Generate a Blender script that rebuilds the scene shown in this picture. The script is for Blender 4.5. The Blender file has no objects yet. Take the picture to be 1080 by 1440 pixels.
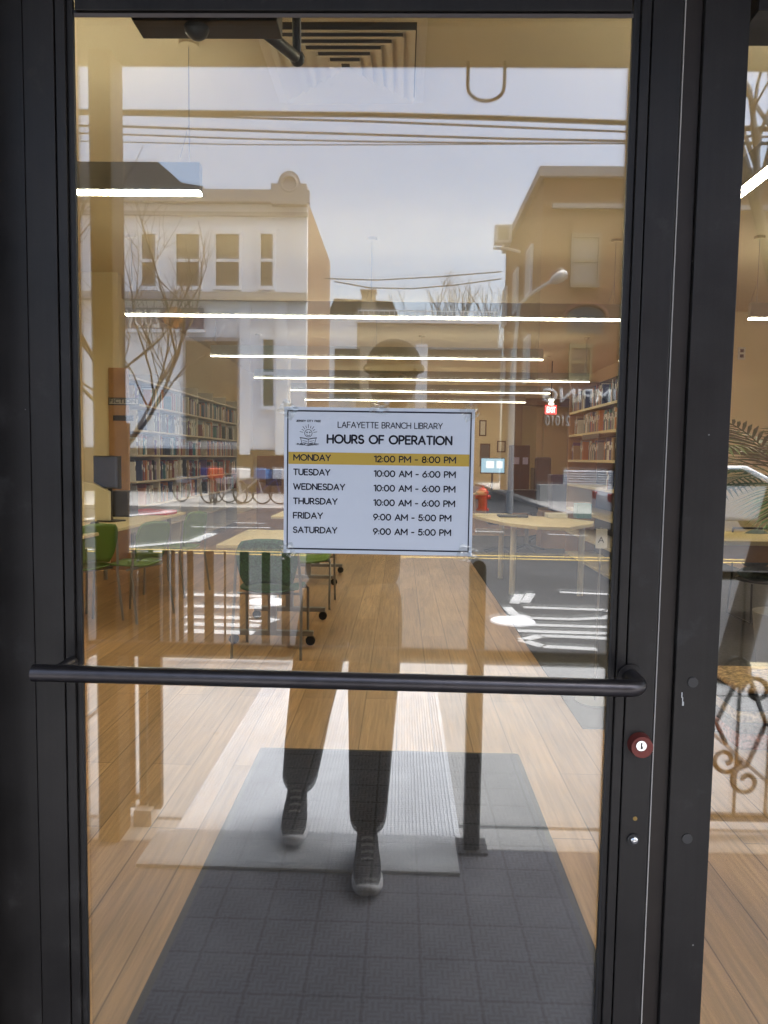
import bpy, bmesh, math, random
from mathutils import Vector, Matrix
random.seed(7)
PI = math.pi
S = bpy.context.scene
COL = S.collection
# ------------------------------------------------------------------ camera
CAM = Vector((0.0, -1.08, 1.37)); FPX = 1030.0
YAW, PITCH, ROLL = 0.02265886, 0.07413241, 0.01519694
def _axes():
    fw = Vector((-math.sin(YAW), math.cos(YAW), 0)); rt = Vector((math.cos(YAW), math.sin(YAW), 0)); up = Vector((0, 0, 1))
    f2 = fw*math.cos(PITCH) - up*math.sin(PITCH); u2 = up*math.cos(PITCH) + fw*math.sin(PITCH)
    return rt*math.cos(ROLL) + u2*math.sin(ROLL), u2*math.cos(ROLL) - rt*math.sin(ROLL), f2
AX, AY, AZ = _axes()
cd = bpy.data.cameras.new('camera'); cam = bpy.data.objects.new('camera', cd); COL.objects.link(cam)
cam.matrix_world = Matrix(((AX.x, AY.x, -AZ.x, CAM.x), (AX.y, AY.y, -AZ.y, CAM.y), (AX.z, AY.z, -AZ.z, CAM.z), (0, 0, 0, 1)))
cd.sensor_fit = 'VERTICAL'; cd.sensor_height = 36.0; cd.lens = 36.0*FPX/1440.0
cd.clip_start = 0.003; cd.clip_end = 3000
S.camera = cam
# ------------------------------------------------------------------ world, sun, exposure
SUN_EL, SUN_ROT = math.radians(66), math.radians(110)
W = bpy.data.worlds.new('World'); S.world = W; W.use_nodes = True
wn = W.node_tree.nodes; wl = W.node_tree.links
sky = wn.new('ShaderNodeTexSky'); sky.sky_type = 'NISHITA'; sky.sun_disc = False
sky.sun_elevation = SUN_EL; sky.sun_rotation = SUN_ROT; sky.dust_density = 3.0; sky.air_density = 1.0; sky.ozone_density = 1.0
hs = wn.new('ShaderNodeHueSaturation'); hs.inputs['Saturation'].default_value = 0.8
wl.new(sky.outputs[0], hs.inputs['Color']); wl.new(hs.outputs[0], wn['Background'].inputs[0])
wn['Background'].inputs[1].default_value = 0.074
sd = bpy.data.lights.new('sun', 'SUN'); sd.energy = 2.2; sd.angle = math.radians(75); sd.color = (1, .985, .96)
so = bpy.data.objects.new('sun', sd); COL.objects.link(so)
_d = Vector((math.sin(SUN_ROT)*math.cos(SUN_EL), math.cos(SUN_ROT)*math.cos(SUN_EL), math.sin(SUN_EL)))
so.rotation_euler = _d.to_track_quat('Z', 'Y').to_euler()
S.view_settings.view_transform = 'Standard'; S.view_settings.look = 'None'; S.view_settings.gamma = 1
S.view_settings.exposure = 2.8
S.cycles.max_bounces = 10; S.cycles.transparent_max_bounces = 32; S.cycles.glossy_bounces = 5
S.cycles.caustics_reflective = False; S.cycles.caustics_refractive = False
LAMP = 15.0           # emission of the pendant lamps

# ------------------------------------------------------------------ helpers
def ray(px, py):
    return AX*((px-540)/FPX) - AY*((py-720)/FPX) + AZ
def A(px, py, Y):                 # a point seen through the glass, at depth Y
    d = ray(px, py); return CAM + d*((Y-CAM.y)/d.y)
def F(px, py, z=0.0):             # a point seen through the glass, at height z
    d = ray(px, py); return CAM + d*((z-CAM.z)/d.z)
def M(px, py, Y):                 # a thing in the street seen mirrored by the door, Y metres out
    p = A(px, py, Y); p.y = -p.y; return p
def G(px, py, z=0.0):
    p = F(px, py, z); p.y = -p.y; return p

ORG = {}
def rootof(o):
    while o.parent: o = o.parent
    return o
class MB:
    def __init__(s): s.v = []; s.f = []; s.m = []; s.sm = []; s.mi = 0
    def add(s, vs, fs, smooth=False):
        b = len(s.v); s.v += [Vector(v) for v in vs]
        for f in fs: s.f.append([b+i for i in f]); s.m.append(s.mi); s.sm.append(smooth)
        return s
    def box(s, x0, x1, y0, y1, z0, z1, rz=0, piv=None):
        vs = [Vector((x, y, z)) for z in (z0, z1) for y in (y0, y1) for x in (x0, x1)]
        if rz:
            c = Vector(piv) if piv else Vector(((x0+x1)/2, (y0+y1)/2, 0)); R = Matrix.Rotation(rz, 3, 'Z')
            vs = [R @ (v-c) + c for v in vs]
        return s.add(vs, [(0, 2, 3, 1), (4, 5, 7, 6), (0, 1, 5, 4), (2, 6, 7, 3), (0, 4, 6, 2), (1, 3, 7, 5)])
    def cyl(s, p0, p1, r0, r1=None, n=16, caps=True):
        r1 = r0 if r1 is None else r1
        p0 = Vector(p0); p1 = Vector(p1); d = (p1-p0).normalized()
        a = d.orthogonal().normalized(); b = d.cross(a)
        vs = []
        for p, r in ((p0, r0), (p1, r1)):
            for i in range(n):
                t = 2*PI*i/n; vs.append(p + a*(r*math.cos(t)) + b*(r*math.sin(t)))
        s.add(vs, [(i, (i+1) % n, n+(i+1) % n, n+i) for i in range(n)], True)
        if caps:
            s.add(vs[:n], [tuple(reversed(range(n)))]); s.add(vs[n:], [tuple(range(n))])
        return s
    def tube(s, pts, r, n=10, caps=True):
        pts = [Vector(p) for p in pts]; k = len(pts)
        rs = r if isinstance(r, (list, tuple)) else [r]*k
        rings = []; a = None
        for i, p in enumerate(pts):
            d = (pts[min(i+1, k-1)] - pts[max(i-1, 0)]).normalized()
            a = d.orthogonal().normalized() if a is None else (a - d*a.dot(d)).normalized()
            b = d.cross(a)
            rings.append([p + a*(rs[i]*math.cos(2*PI*j/n)) + b*(rs[i]*math.sin(2*PI*j/n)) for j in range(n)])
        vs = [v for q in rings for v in q]
        s.add(vs, [(i*n+j, i*n+(j+1) % n, (i+1)*n+(j+1) % n, (i+1)*n+j) for i in range(k-1) for j in range(n)], True)
        if caps: s.add(rings[0], [tuple(reversed(range(n)))]); s.add(rings[-1], [tuple(range(n))])
        return s
    def sph(s, c, r, n=16, m=10, sc=(1, 1, 1)):
        c = Vector(c); vs = []
        for i in range(m+1):
            t = PI*i/m
            for j in range(n):
                q = 2*PI*j/n; vs.append(c + Vector((r*sc[0]*math.sin(t)*math.cos(q), r*sc[1]*math.sin(t)*math.sin(q), r*sc[2]*math.cos(t))))
        return s.add(vs, [(i*n+j, (i+1)*n+j, (i+1)*n+(j+1) % n, i*n+(j+1) % n) for i in range(m) for j in range(n)], True)
    def torus(s, c, ax, R, r, n=28, k=8):
        c = Vector(c); ax = Vector(ax).normalized(); a = ax.orthogonal().normalized(); b = ax.cross(a); vs = []
        for i in range(n):
            t = 2*PI*i/n; d = a*math.cos(t)+b*math.sin(t)
            for j in range(k):
                q = 2*PI*j/k; vs.append(c + d*(R+r*math.cos(q)) + ax*(r*math.sin(q)))
        return s.add(vs, [(i*k+j, ((i+1) % n)*k+j, ((i+1) % n)*k+(j+1) % k, i*k+(j+1) % k) for i in range(n) for j in range(k)], True)
    def prism(s, poly, d):            # poly: list of 3D points, extruded by vector d
        n = len(poly); p = [Vector(q) for q in poly]; d = Vector(d)
        vs = p + [q+d for q in p]
        return s.add(vs, [tuple(reversed(range(n))), tuple(range(n, 2*n))] + [(i, (i+1) % n, n+(i+1) % n, n+i) for i in range(n)])
    def strip(s, pts, w, th=0.003, up=(0, 0, 1)):   # painted line: flat ribbon with a little thickness
        pts = [Vector(p) for p in pts]; up = Vector(up)
        for p, q in zip(pts[:-1], pts[1:]):
            d = (q-p).normalized(); sd = up.cross(d).normalized()*(w/2)
            s.prism([p-sd, q-sd, q+sd, p+sd], up*th)
        return s
    def build(s, name, mats, parent=None, bevel=0, seg=2, subsurf=0):
        me = bpy.data.meshes.new(name); o = bpy.data.objects.new(name, me)
        off = ORG.get(rootof(parent), Vector()) if parent is not None else Vector()
        me.from_pydata([v-off for v in s.v], [], s.f)
        for m in (mats if isinstance(mats, (list, tuple)) else [mats]): me.materials.append(m)
        for p, mi, sm in zip(me.polygons, s.m, s.sm): p.material_index = mi; p.use_smooth = sm
        bm = bmesh.new(); bm.from_mesh(me); bmesh.ops.recalc_face_normals(bm, faces=bm.faces); bm.to_mesh(me); bm.free()
        me.update(); COL.objects.link(o)
        if parent is not None: o.parent = parent
        if bevel:
            b = o.modifiers.new('bevel', 'BEVEL'); b.width = bevel; b.segments = seg; b.limit_method = 'ANGLE'; b.angle_limit = math.radians(75)
        if subsurf:
            b = o.modifiers.new('sub', 'SUBSURF'); b.levels = subsurf; b.render_levels = subsurf
        return o
def B(*a, **k): return MB().box(*a, **k)
def tag(o, label, cat, group=None, kind=None):
    o['label'] = label; o['category'] = cat
    if group: o['group'] = group
    if kind: o['kind'] = kind
    return o
def thing(name, label, cat, loc=(0, 0, 0), group=None, world=True):
    o = bpy.data.objects.new(name, None); COL.objects.link(o); o.location = loc; o.empty_display_size = .1
    if world: ORG[o] = Vector(loc)
    return tag(o, label, cat, group)
def struct(o, kind='structure'): o['kind'] = kind; return o
def copy_tree(o, parent=None):
    c = o.copy(); COL.objects.link(c)
    if parent is not None: c.parent = parent
    for ch in list(o.children): copy_tree(ch, c)
    return c
def skin(name, chains, mat, parent, sub=2):
    """chains: list of (points, radii, edges) islands grown into one smooth skin"""
    me = bpy.data.meshes.new(name); vs = []; es = []; rr = []; roots = []
    off = ORG.get(rootof(parent), Vector())
    for pts, rad, edges in chains:
        b = len(vs); roots.append(b); vs += [Vector(p)-off for p in pts]; rr += rad; es += [(b+i, b+j) for i, j in edges]
    me.from_pydata(vs, es, []); o = bpy.data.objects.new(name, me); COL.objects.link(o); o.parent = parent
    m = o.modifiers.new('skin', 'SKIN'); m.use_smooth_shade = True
    if not me.skin_vertices: me.attributes.new
    bm = bmesh.new(); bm.from_mesh(me); lay = bm.verts.layers.skin.verify(); bm.verts.ensure_lookup_table()
    for i, v in enumerate(bm.verts):
        r = rr[i]; v[lay].radius = r if isinstance(r, tuple) else (r, r); v[lay].use_root = i in roots
    bm.to_mesh(me); bm.free()
    s = o.modifiers.new('sub', 'SUBSURF'); s.levels = sub; s.render_levels = sub
    me.materials.append(mat)
    return o
def lerp(a, b, t): return a+(b-a)*t
def chain(*pts): return [(i, i+1) for i in range(len(pts)-1)]
def text(name, body, mat, parent, M4, width=None, height=None, align='LEFT', th=0.0006, bold=0.0):
    cu = bpy.data.curves.new('t', 'FONT'); cu.body = body; cu.size = 1; cu.offset = bold; cu.resolution_u = 3
    o = bpy.data.objects.new('t', cu); COL.objects.link(o)
    me = bpy.data.meshes.new_from_object(o.evaluated_get(bpy.context.evaluated_depsgraph_get()))
    bpy.data.objects.remove(o)
    xs = [v.co.x for v in me.vertices]; x0, x1 = min(xs), max(xs)
    cap = .729
    sy = (height/cap) if height else None; sx = (width/(x1-x0)) if width else sy
    if sy is None: sy = sx
    for v in me.vertices:
        x = (v.co.x-x0)*sx
        if align == 'CENTER': x -= (x1-x0)*sx/2
        v.co = Vector((x, v.co.y*sy, 0))
    bm = bmesh.new(); bm.from_mesh(me)
    r = bmesh.ops.extrude_face_region(bm, geom=bm.faces[:])
    bmesh.ops.translate(bm, verts=[e for e in r['geom'] if isinstance(e, bmesh.types.BMVert)], vec=(0, 0, th))
    bmesh.ops.recalc_face_normals(bm, faces=bm.faces); bm.to_mesh(me); bm.free()
    me.transform(M4)
    if parent is not None: me.transform(Matrix.Translation(-ORG.get(rootof(parent), Vector())))
    me.materials.clear(); me.materials.append(mat)
    ob = bpy.data.objects.new(name, me); COL.objects.link(ob); ob.parent = parent
    return ob

# ------------------------------------------------------------------ materials
MC = {}
def mat(name, col, rough=.6, metal=0, spec=.5, noise=None, bump=None, emit=None, coat=0):
    """noise=(scale, amount) mottles the colour; bump=(scale, strength, distance) roughens the surface"""
    if name in MC: return MC[name]
    m = bpy.data.materials.new(name); m.use_nodes = True; nt = m.node_tree; p = nt.nodes['Principled BSDF']
    p.inputs['Base Color'].default_value = (*col, 1); p.inputs['Roughness'].default_value = rough; p.inputs['Metallic'].default_value = metal
    p.inputs['Specular IOR Level'].default_value = spec; p.inputs['Coat Weight'].default_value = coat
    tc = nt.nodes.new('ShaderNodeTexCoord')
    if noise:
        n = nt.nodes.new('ShaderNodeTexNoise'); n.inputs['Scale'].default_value = noise[0]; n.inputs['Detail'].default_value = 6
        nt.links.new(tc.outputs['Object'], n.inputs['Vector'])
        r = nt.nodes.new('ShaderNodeMapRange'); r.inputs[1].default_value = .25; r.inputs[2].default_value = .75
        r.inputs[3].default_value = 1-noise[1]; r.inputs[4].default_value = 1+noise[1]
        nt.links.new(n.outputs[0], r.inputs[0])
        x = nt.nodes.new('ShaderNodeVectorMath'); x.operation = 'SCALE'; x.inputs[0].default_value = col
        nt.links.new(r.outputs[0], x.inputs['Scale']); nt.links.new(x.outputs[0], p.inputs['Base Color'])
    if bump:
        n = nt.nodes.new('ShaderNodeTexNoise'); n.inputs['Scale'].default_value = bump[0]; n.inputs['Detail'].default_value = 4
        nt.links.new(tc.outputs['Object'], n.inputs['Vector'])
        b = nt.nodes.new('ShaderNodeBump'); b.inputs['Strength'].default_value = bump[1]; b.inputs['Distance'].default_value = bump[2]
        nt.links.new(n.outputs[0], b.inputs['Height']); nt.links.new(b.outputs[0], p.inputs['Normal'])
    if emit:
        p.inputs['Emission Color'].default_value = (*emit[0], 1); p.inputs['Emission Strength'].default_value = emit[1]
    MC[name] = m; return m
def nodes(name):
    m = bpy.data.materials.new(name); m.use_nodes = True; nt = m.node_tree
    return m, nt, nt.nodes['Principled BSDF'], nt.nodes.new('ShaderNodeTexCoord')
def mth(nt, op, a, b=None, c=None):
    n = nt.nodes.new('ShaderNodeMath'); n.operation = op
    for i, v in enumerate((a, b, c)):
        if v is None: continue
        if isinstance(v, (int, float)): n.inputs[i].default_value = v
        else: nt.links.new(v, n.inputs[i])
    return n.outputs[0]
def mixc(nt, fac, a, b):
    n = nt.nodes.new('ShaderNodeMix'); n.data_type = 'RGBA'
    if isinstance(fac, (int, float)): n.inputs[0].default_value = fac
    else: nt.links.new(fac, n.inputs[0])
    for i, v in ((6, a), (7, b)):
        if isinstance(v, tuple): n.inputs[i].default_value = (*v, 1)
        else: nt.links.new(v, n.inputs[i])
    return n.outputs[2]
def m_glass(name, fac, tint=(.97, .985, .975), ripple=.0):
    m = bpy.data.materials.new(name); m.use_nodes = True; nt = m.node_tree; nt.nodes.clear()
    o = nt.nodes.new('ShaderNodeOutputMaterial'); x = nt.nodes.new('ShaderNodeMixShader'); t = nt.nodes.new('ShaderNodeBsdfTransparent'); g = nt.nodes.new('ShaderNodeBsdfGlossy')
    t.inputs[0].default_value = (*tint, 1); g.inputs['Roughness'].default_value = 0.0
    lw = nt.nodes.new('ShaderNodeLayerWeight'); lw.inputs[0].default_value = .5
    f = mth(nt, 'ADD', fac, mth(nt, 'MULTIPLY', mth(nt, 'POWER', lw.outputs['Facing'], 5.0), .9))
    # old glass is never perfectly flat: a very weak long-wave ripple in the reflection
    tc = nt.nodes.new('ShaderNodeTexCoord'); n = nt.nodes.new('ShaderNodeTexNoise'); n.inputs['Scale'].default_value = 2.2; n.inputs['Detail'].default_value = 1
    nt.links.new(tc.outputs['Object'], n.inputs['Vector'])
    b = nt.nodes.new('ShaderNodeBump'); b.inputs['Strength'].default_value = .6; b.inputs['Distance'].default_value = ripple
    nt.links.new(n.outputs[0], b.inputs['Height'])
    if ripple: nt.links.new(b.outputs[0], g.inputs['Normal'])
    if ripple:            # a thin film of dust and wiping marks on the outer face
        n2 = nt.nodes.new('ShaderNodeTexNoise'); n2.inputs['Scale'].default_value = 5; n2.inputs['Detail'].default_value = 9; n2.inputs['Distortion'].default_value = 1.2; nt.links.new(tc.outputs['Object'], n2.inputs[0])
        r2 = nt.nodes.new('ShaderNodeMapRange'); nt.links.new(n2.outputs[0], r2.inputs[0])
        for i, q in enumerate((.52, .85, .0, .022)): r2.inputs[i+1].default_value = q
        v = nt.nodes.new('ShaderNodeTexVoronoi'); v.inputs['Scale'].default_value = 38; nt.links.new(tc.outputs['Object'], v.inputs[0])
        fl = mth(nt, 'ADD', r2.outputs[0], mth(nt, 'MULTIPLY', mth(nt, 'LESS_THAN', v.outputs['Distance'], .05), .09))
        df = nt.nodes.new('ShaderNodeBsdfDiffuse'); df.inputs[0].default_value = (.55, .55, .55, 1); x2 = nt.nodes.new('ShaderNodeMixShader')
        nt.links.new(fl, x2.inputs[0]); nt.links.new(x.outputs[0], x2.inputs[1]); nt.links.new(df.outputs[0], x2.inputs[2])
    nt.links.new(f, x.inputs[0]); nt.links.new(t.outputs[0], x.inputs[1]); nt.links.new(g.outputs[0], x.inputs[2]); nt.links.new((x2 if ripple else x).outputs[0], o.inputs[0])
    return m
GLASS = m_glass('outer_pane_glass', .155, (.985, .99, .985), .00025); GLASSI = m_glass('inner_pane_glass', .045)
def m_emit(name, col, s):
    m = bpy.data.materials.new(name); m.use_nodes = True; nt = m.node_tree; nt.nodes.clear()
    o = nt.nodes.new('ShaderNodeOutputMaterial'); e = nt.nodes.new('ShaderNodeEmission'); e.inputs[0].default_value = (*col, 1); e.inputs[1].default_value = s
    nt.links.new(e.outputs[0], o.inputs[0]); return m
LED = m_emit('led_diffuser', (1, .90, .69), LAMP); LEDUP = m_emit('led_uplight', (1, .90, .69), LAMP*.30)          # the two lamps by the window and the added corner lamp
LEDF = m_emit('led_diffuser_dimmed', (1, .90, .69), LAMP*.25); LEDFU = m_emit('led_uplight_dimmed', (1, .90, .69), LAMP*.13); LEDM = m_emit('led_diffuser_half', (1, .90, .69), LAMP*.62)   # rows further in
def m_wood_floor():
    m, nt, p, tc = nodes('oak_planks')
    mp = nt.nodes.new('ShaderNodeMapping'); mp.inputs['Rotation'].default_value = (0, 0, PI/2); nt.links.new(tc.outputs['Object'], mp.inputs[0])
    br = nt.nodes.new('ShaderNodeTexBrick'); br.inputs['Scale'].default_value = 1; br.inputs['Brick Width'].default_value = 1.5; br.inputs['Row Height'].default_value = .18
    br.inputs['Mortar Size'].default_value = .0024; br.inputs['Mortar Smooth'].default_value = .1; br.inputs['Bias'].default_value = 0; br.offset = .37
    br.inputs['Color1'].default_value = (.47, .285, .14, 1); br.inputs['Color2'].default_value = (.36, .212, .10, 1); br.inputs['Mortar'].default_value = (.17, .095, .04, 1)
    nt.links.new(mp.outputs[0], br.inputs[0])
    m2 = nt.nodes.new('ShaderNodeMapping'); m2.inputs['Scale'].default_value = (60, 2.5, 1); nt.links.new(tc.outputs['Object'], m2.inputs[0])
    n = nt.nodes.new('ShaderNodeTexNoise'); n.inputs['Scale'].default_value = 1; n.inputs['Detail'].default_value = 8; n.inputs['Distortion'].default_value = .6; nt.links.new(m2.outputs[0], n.inputs[0])
    m3 = nt.nodes.new('ShaderNodeMapping'); m3.inputs['Scale'].default_value = (7, 1.2, 1); nt.links.new(tc.outputs['Object'], m3.inputs[0])
    n2 = nt.nodes.new('ShaderNodeTexNoise'); n2.inputs['Scale'].default_value = 1; n2.inputs['Detail'].default_value = 3; nt.links.new(m3.outputs[0], n2.inputs[0])
    f = mth(nt, 'ADD', mth(nt, 'MULTIPLY', n.outputs[0], 1.15), mth(nt, 'MULTIPLY', n2.outputs[0], .85))
    x = nt.nodes.new('ShaderNodeVectorMath'); x.operation = 'SCALE'; nt.links.new(br.outputs[0], x.inputs[0])
    nt.links.new(mth(nt, 'ADD', f, .02), x.inputs['Scale']); nt.links.new(x.outputs[0], p.inputs['Base Color'])
    p.inputs['Roughness'].default_value = .38
    b = nt.nodes.new('ShaderNodeBump'); b.inputs['Strength'].default_value = .15; b.inputs['Distance'].default_value = .002
    nt.links.new(n.outputs[0], b.inputs['Height']); nt.links.new(b.outputs[0], p.inputs['Normal'])
    return m
def m_mat():
    m, nt, p, tc = nodes('entrance_carpet')
    sp = nt.nodes.new('ShaderNodeSeparateXYZ'); nt.links.new(tc.outputs['Object'], sp.inputs[0]); X, Y = sp.outputs[0], sp.outputs[1]
    T, Cc = .15, .03
    ck = mth(nt, 'MODULO', mth(nt, 'ADD', mth(nt, 'FLOOR', mth(nt, 'MULTIPLY', X, 1/Cc)), mth(nt, 'FLOOR', mth(nt, 'MULTIPLY', Y, 1/Cc))), 2)
    ck = mth(nt, 'ABSOLUTE', ck)
    sx = mth(nt, 'SINE', mth(nt, 'MULTIPLY', X, 2*PI*2/Cc)); sy = mth(nt, 'SINE', mth(nt, 'MULTIPLY', Y, 2*PI*2/Cc))
    w = mth(nt, 'ADD', mth(nt, 'MULTIPLY', sx, ck), mth(nt, 'MULTIPLY', sy, mth(nt, 'SUBTRACT', 1, ck)))
    def seam(c):
        return mth(nt, 'LESS_THAN', mth(nt, 'ABSOLUTE', mth(nt, 'SUBTRACT', mth(nt, 'FRACT', mth(nt, 'MULTIPLY', c, 1/T)), .5)), .03)
    se = mth(nt, 'MAXIMUM', seam(X), seam(Y))
    n = nt.nodes.new('ShaderNodeTexNoise'); n.inputs['Scale'].default_value = 350; nt.links.new(tc.outputs['Object'], n.inputs[0])
    n2 = nt.nodes.new('ShaderNodeTexNoise'); n2.inputs['Scale'].default_value = 5; n2.inputs['Detail'].default_value = 5; nt.links.new(tc.outputs['Object'], n2.inputs[0])
    h = mth(nt, 'ADD', mth(nt, 'MULTIPLY', w, .17), mth(nt, 'ADD', mth(nt, 'MULTIPLY', n.outputs[0], .9), mth(nt, 'MULTIPLY', n2.outputs[0], .8)))
    h = mth(nt, 'SUBTRACT', h, mth(nt, 'MULTIPLY', se, .35))
    c = mixc(nt, mth(nt, 'MULTIPLY', h, .8), (.002, .0022, .0036), (.066, .069, .098)); nt.links.new(c, p.inputs['Base Color'])
    p.inputs['Roughness'].default_value = .95; p.inputs['Specular IOR Level'].default_value = .1
    b = nt.nodes.new('ShaderNodeBump'); b.inputs['Strength'].default_value = .6; b.inputs['Distance'].default_value = .003
    nt.links.new(h, b.inputs['Height']); nt.links.new(b.outputs[0], p.inputs['Normal'])
    return m
def m_brick(name, c1, c2, mortar, w=.21, h=.068, ms=.011):
    m, nt, p, tc = nodes(name)
    sp = nt.nodes.new('ShaderNodeSeparateXYZ'); nt.links.new(tc.outputs['Object'], sp.inputs[0])
    cb = nt.nodes.new('ShaderNodeCombineXYZ'); nt.links.new(mth(nt, 'ADD', sp.outputs[0], sp.outputs[1]), cb.inputs[0]); nt.links.new(sp.outputs[2], cb.inputs[1])
    br = nt.nodes.new('ShaderNodeTexBrick'); br.inputs['Scale'].default_value = 1; br.inputs['Brick Width'].default_value = w; br.inputs['Row Height'].default_value = h
    br.inputs['Mortar Size'].default_value = ms; br.inputs['Color1'].default_value = (*c1, 1); br.inputs['Color2'].default_value = (*c2, 1); br.inputs['Mortar'].default_value = (*mortar, 1)
    nt.links.new(cb.outputs[0], br.inputs[0])
    n = nt.nodes.new('ShaderNodeTexNoise'); n.inputs['Scale'].default_value = .7; n.inputs['Detail'].default_value = 7; nt.links.new(tc.outputs['Object'], n.inputs[0])
    x = nt.nodes.new('ShaderNodeVectorMath'); x.operation = 'SCALE'; nt.links.new(br.outputs[0], x.inputs[0])
    nt.links.new(mth(nt, 'ADD', mth(nt, 'MULTIPLY', n.outputs[0], .9), .55), x.inputs['Scale']); nt.links.new(x.outputs[0], p.inputs['Base Color'])
    p.inputs['Roughness'].default_value = .9; return m
def m_concrete(name, c, joint=1.5, jw=.004):
    m, nt, p, tc = nodes(name)
    br = nt.nodes.new('ShaderNodeTexBrick'); br.inputs['Scale'].default_value = 1; br.inputs['Brick Width'].default_value = joint; br.inputs['Row Height'].default_value = joint
    br.offset = 0; br.inputs['Mortar Size'].default_value = jw; br.inputs['Color1'].default_value = (*c, 1); br.inputs['Color2'].default_value = tuple(v*.93 for v in c)+(1,); br.inputs['Mortar'].default_value = tuple(v*.22 for v in c)+(1,)
    nt.links.new(tc.outputs['Object'], br.inputs[0])
    n = nt.nodes.new('ShaderNodeTexNoise'); n.inputs['Scale'].default_value = 2.5; n.inputs['Detail'].default_value = 10; n.inputs['Roughness'].default_value = .65; nt.links.new(tc.outputs['Object'], n.inputs[0])
    v = nt.nodes.new('ShaderNodeTexVoronoi'); v.inputs['Scale'].default_value = 4.5; v.inputs['Randomness'].default_value = 1; nt.links.new(tc.outputs['Object'], v.inputs[0])
    spot = mth(nt, 'MULTIPLY', mth(nt, 'LESS_THAN', v.outputs['Distance'], .07), .45)
    x = nt.nodes.new('ShaderNodeVectorMath'); x.operation = 'SCALE'; nt.links.new(br.outputs[0], x.inputs[0])
    nt.links.new(mth(nt, 'SUBTRACT', mth(nt, 'ADD', mth(nt, 'MULTIPLY', n.outputs[0], .5), .75), spot), x.inputs['Scale']); nt.links.new(x.outputs[0], p.inputs['Base Color'])
    p.inputs['Roughness'].default_value = .9
    b = nt.nodes.new('ShaderNodeBump'); b.inputs['Strength'].default_value = .3; b.inputs['Distance'].default_value = .004
    nt.links.new(n.outputs[0], b.inputs['Height']); nt.links.new(b.outputs[0], p.inputs['Normal'])
    return m
def m_metal_black():
    m, nt, p, tc = nodes('bronze_anodised'); p.inputs['Metallic'].default_value = .35
    def noise(sc, det=8, vec=None, rough=.5):
        n = nt.nodes.new('ShaderNodeTexNoise'); n.inputs['Scale'].default_value = sc; n.inputs['Detail'].default_value = det; n.inputs['Roughness'].default_value = rough
        nt.links.new(vec or tc.outputs['Object'], n.inputs['Vector']); return n.outputs[0]
    def mr(v, a, b, c, d):
        k = nt.nodes.new('ShaderNodeMapRange'); nt.links.new(v, k.inputs[0])
        for i, q in enumerate((a, b, c, d)): k.inputs[i+1].default_value = q
        return k.outputs[0]
    mp = nt.nodes.new('ShaderNodeMapping'); mp.inputs['Scale'].default_value = (160, 160, 5); nt.links.new(tc.outputs['Object'], mp.inputs[0])
    blot = noise(7, 9, rough=.62); streak = noise(1, 5, mp.outputs[0]); grit = noise(800, 2)
    f = mth(nt, 'ADD', mth(nt, 'MULTIPLY', mr(blot, .3, .7, 0, 1), .5), mth(nt, 'ADD', mth(nt, 'MULTIPLY', streak, .3), mth(nt, 'MULTIPLY', grit, .35)))
    c = mixc(nt, f, (.005, .0044, .0042), (.034, .030, .0287))
    dust = mr(noise(14, 10, rough=.7), .60, .74, 0, .30); c = mixc(nt, dust, c, (.10, .097, .095))
    v = nt.nodes.new('ShaderNodeTexVoronoi'); v.inputs['Scale'].default_value = 15; nt.links.new(tc.outputs['Object'], v.inputs[0])
    c = mixc(nt, mth(nt, 'MULTIPLY', mth(nt, 'LESS_THAN', v.outputs['Distance'], .024), .6), c, (.32, .31, .30))
    nt.links.new(c, p.inputs['Base Color'])
    nt.links.new(mth(nt, 'ADD', mth(nt, 'MULTIPLY', blot, .35), mth(nt, 'ADD', dust, .24)), p.inputs['Roughness'])
    b = nt.nodes.new('ShaderNodeBump'); b.inputs['Strength'].default_value = .12; b.inputs['Distance'].default_value = .0006
    nt.links.new(grit, b.inputs['Height']); nt.links.new(b.outputs[0], p.inputs['Normal'])
    return m
BLACK = m_metal_black()
BLACKD = mat('black_gasket', (.008, .008, .009), .5)
BARM = mat('black_bar', (.085, .078, .082), .34, .9, noise=(40, .12), bump=(700, .04, .0005))
FLOORW = m_wood_floor(); CARPET = m_mat()
BEIGE = mat('beige_paint', (.82, .71, .48), .75, noise=(1.5, .03))
CEILM = mat('ceiling_paint', (.72, .63, .45), .85, noise=(1.2, .03))
OAK = mat('oak_panel', (.40, .22, .10), .5, noise=(5, .12))
MAPLE = mat('maple_top', (.72, .60, .34), .4, noise=(3, .04))
STEEL = mat('grey_steel', (.35, .35, .36), .35, .7)
CHROME = mat('bright_chrome', (.75, .75, .75), .15, 1)
PLASTK = mat('black_plastic', (.015, .015, .016), .4)
WHITE = mat('white_paint', (.75, .74, .72), .6, noise=(2, .04))
PAPER = mat('sign_paper', (.60, .635, .70), .7)
INK = mat('navy_ink', (.006, .008, .02), .7)
GOLD = mat('gold_band', (.50, .33, .045), .6)
TAPE = m_glass('clear_tape', .16)
CONC = m_concrete('sidewalk_concrete', (.34, .342, .342), 1.6, .014)
CONCF = m_concrete('far_sidewalk_concrete', (.40, .385, .36), 1.6)
ASPH = mat('asphalt', (.048, .049, .053), .85, noise=(.8, .25), bump=(60, .4, .01))
PAINTW = mat('road_paint_white', (.50, .50, .49), .7, noise=(6, .12))
PAINTY = mat('road_paint_yellow', (.60, .42, .12), .7, noise=(6, .12))
RIB = mat('ribbed_aluminium', (.51, .525, .55), .5, .0, noise=(7, .12))
IRON = mat('wrought_iron', (.02, .017, .015), .5)

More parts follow.
